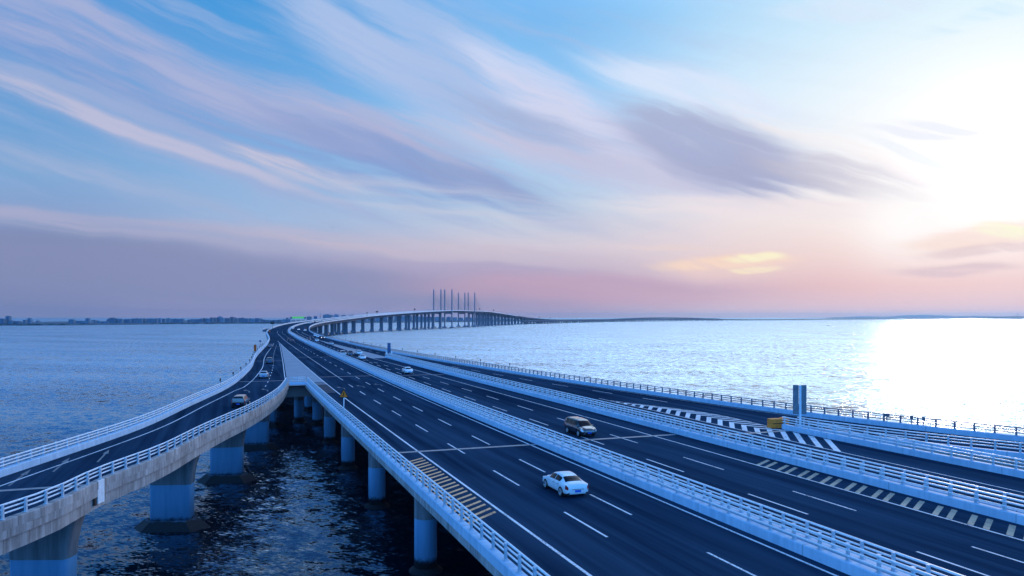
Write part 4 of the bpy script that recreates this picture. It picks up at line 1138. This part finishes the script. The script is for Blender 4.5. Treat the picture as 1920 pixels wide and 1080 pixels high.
for px, lab in ((693, 'leftmost small sign on the rising far bridge'), (711, 'largest dark sign on the rising far bridge'), (767, 'dark sign on the far bridge left of the pylons'), (897, 'dark sign just right of the pylons'), (919, 'second dark sign right of the pylons'), (1008, 'sign on the falling far bridge, left of two'), (1030, 'sign on the falling far bridge, right of two')):
    s = float(np.interp(px, [633, 670, 707, 735, 778, 846, 890, 921, 1000, 1080], [1050, 1178, 1270, 1370, 1510, 1702, 1923, 2180, 2755, 3400])); x, y, z = P(s, 17.4 + spread(s, 1), 0)
    t_ = thing('sign_board', lab, 'road sign', (x, y, z), -bearing(s)); signpost(t_, 7, .14, 'dark')
    w = 4.2 if px == 711 else 1.6 if px == 693 else 3.2
    MB().box((0, -.3, 6.6), (w, .2, 2.3 if px != 693 else 1.6)).build('board', M['black'], t_)
for px, w, h, lab in ((1659, .55, .35, 'small pale plate behind the outermost right rail, leftmost of three'), (1705, .38, .5, 'small square plate behind the outermost right rail, middle of three'), (1727, .38, .45, 'small square plate behind the outermost right rail, rightmost of three')):
    t = float(np.interp(px, [1440, 1655, 1920], [0.03, .10, .30])) ; x, y = None, None
    best = min((abs(960 + FOC * gpt(t_)[0] / gpt(t_)[1] - px), t_) for t_ in np.linspace(0, .6, 400))[1]; x, y = gpt(best)
    sp_ = thing('sign_plate', lab, 'road sign', (x + .35, y + .22, DECK + .6)); signpost(sp_, 1.0, .055, 'backlitrail')
    MB().box((0, -.07, .78), (w, .03, h)).build('plate', M['panel'], sp_)
# slim marker posts on the outer rails
mk = MB(); mk.tube((0, 0, 0), (0, 0, 1.5), .05, None, 6); mk.box((0, 0, 1.4), (.22, .14, .45))
md = None
def markers(ss, f, label, group):
    global md
    for s in ss:
        x, y, z = P(s, f(s), .6)
        o = mk.build('marker_post', M['black']) if md is None else link('marker_post', md)
        md = o.data; o.location = (x, y, z); tag(o, label, 'marker post', group)
markers(range(146, 330, 15), lambda s: rampL(s) - .5, 'small dark marker post on the outer rail of the left ramp', 'marker posts on the left outer rail')
markers(range(170, 400, 18), lambda s: gOff(s) + .5, 'small dark marker post on the outermost right rail', 'marker posts on the right outer rail')
# boats and a gull
def boat(px, py, L, label):
    Y = FOC * CAMZ / (py - HOR); x, y, _ = at(px, py, Y)
    t_ = thing('boat', label, 'boat', (x, y, 0), R(8)); h = L * .12; w = L * .26
    pts = [(-L / 2, -w / 2), (L * .2, -w / 2), (L / 2, 0), (L * .2, w / 2), (-L / 2, w / 2)]
    MB().add([(a * .92, c * .8, -.4) for a, c in pts] + [(a, c, h) for a, c in pts], [(0, 1, 6, 5), (1, 2, 7, 6), (2, 3, 8, 7), (3, 4, 9, 8), (4, 0, 5, 9), (5, 6, 7, 8, 9)]).build('hull', M['dark'], t_)
    MB().box((-L * .2, 0, h + L * .07), (L * .22, w * .6, L * .14)).build('cabin', M['panel'], t_); MB().tube((0, 0, h), (0, 0, h + L * .3), L * .012, None, 5).build('mast', M['dark'], t_)
boat(1553, 611, 7, 'small boat nearest on the right water'); boat(1441, 600.5, 14, 'tiny boat just in front of the far low bridge')
boat(1716, 600.5, 18, 'low boat on the right water left of the largest one'); boat(1856, 601, 26, 'largest boat near the right edge of the water')
x, y, z = at(623.5, 426.5, 260)
gl = thing('bird', 'small dark bird gliding alone in the sky left of centre', 'bird', (x, y, z), R(20)); b = MB()
rings = [(-.32, .01), (-.2, .05), (0, .08), (.16, .06), (.26, .04), (.34, .005)]
vs = [(r * math.cos(t), yy, r * math.sin(t)) for yy, r in rings for t in [2 * math.pi * k / 8 for k in range(8)]]
fs = [(i * 8 + k, i * 8 + (k + 1) % 8, i * 8 + 8 + (k + 1) % 8, i * 8 + 8 + k) for i in range(5) for k in range(8)]
for sd in (-1, 1):
    o = len(vs); vs += [(sd * .05, .12, .03), (sd * .05, -.1, .03), (sd * .35, .16, .10), (sd * .35, -.06, .10), (sd * .75, .02, .04), (sd * .7, -.06, .04), (sd * .35, .05, .075), (sd * .05, 0, 0)]
    fs += [(o, o + 1, o + 3, o + 2), (o + 2, o + 3, o + 5, o + 4), (o + 7, o + 6, o + 3, o + 1)]
b.add(vs, fs).build('body', M['dark'], gl)

# ---------------------------------------------------------------- air
hz = MB().box((5500, 8200, 50), (19000, 17600, 104)).build('haze', bpy.data.materials.new('air'))
hm = hz.data.materials[0]; hm.use_nodes = True; hm.node_tree.nodes.clear()
pv = hm.node_tree.nodes.new('ShaderNodeVolumePrincipled'); pv.inputs['Color'].default_value = (.40, .68, .97, 1)
pv.inputs['Density'].default_value = HAZE; pv.inputs['Anisotropy'].default_value = .6
ho = hm.node_tree.nodes.new('ShaderNodeOutputMaterial'); hm.node_tree.links.new(pv.outputs[0], ho.inputs['Volume'])
tag(hz, 'thin sea haze over the bay', 'haze', kind='stuff')
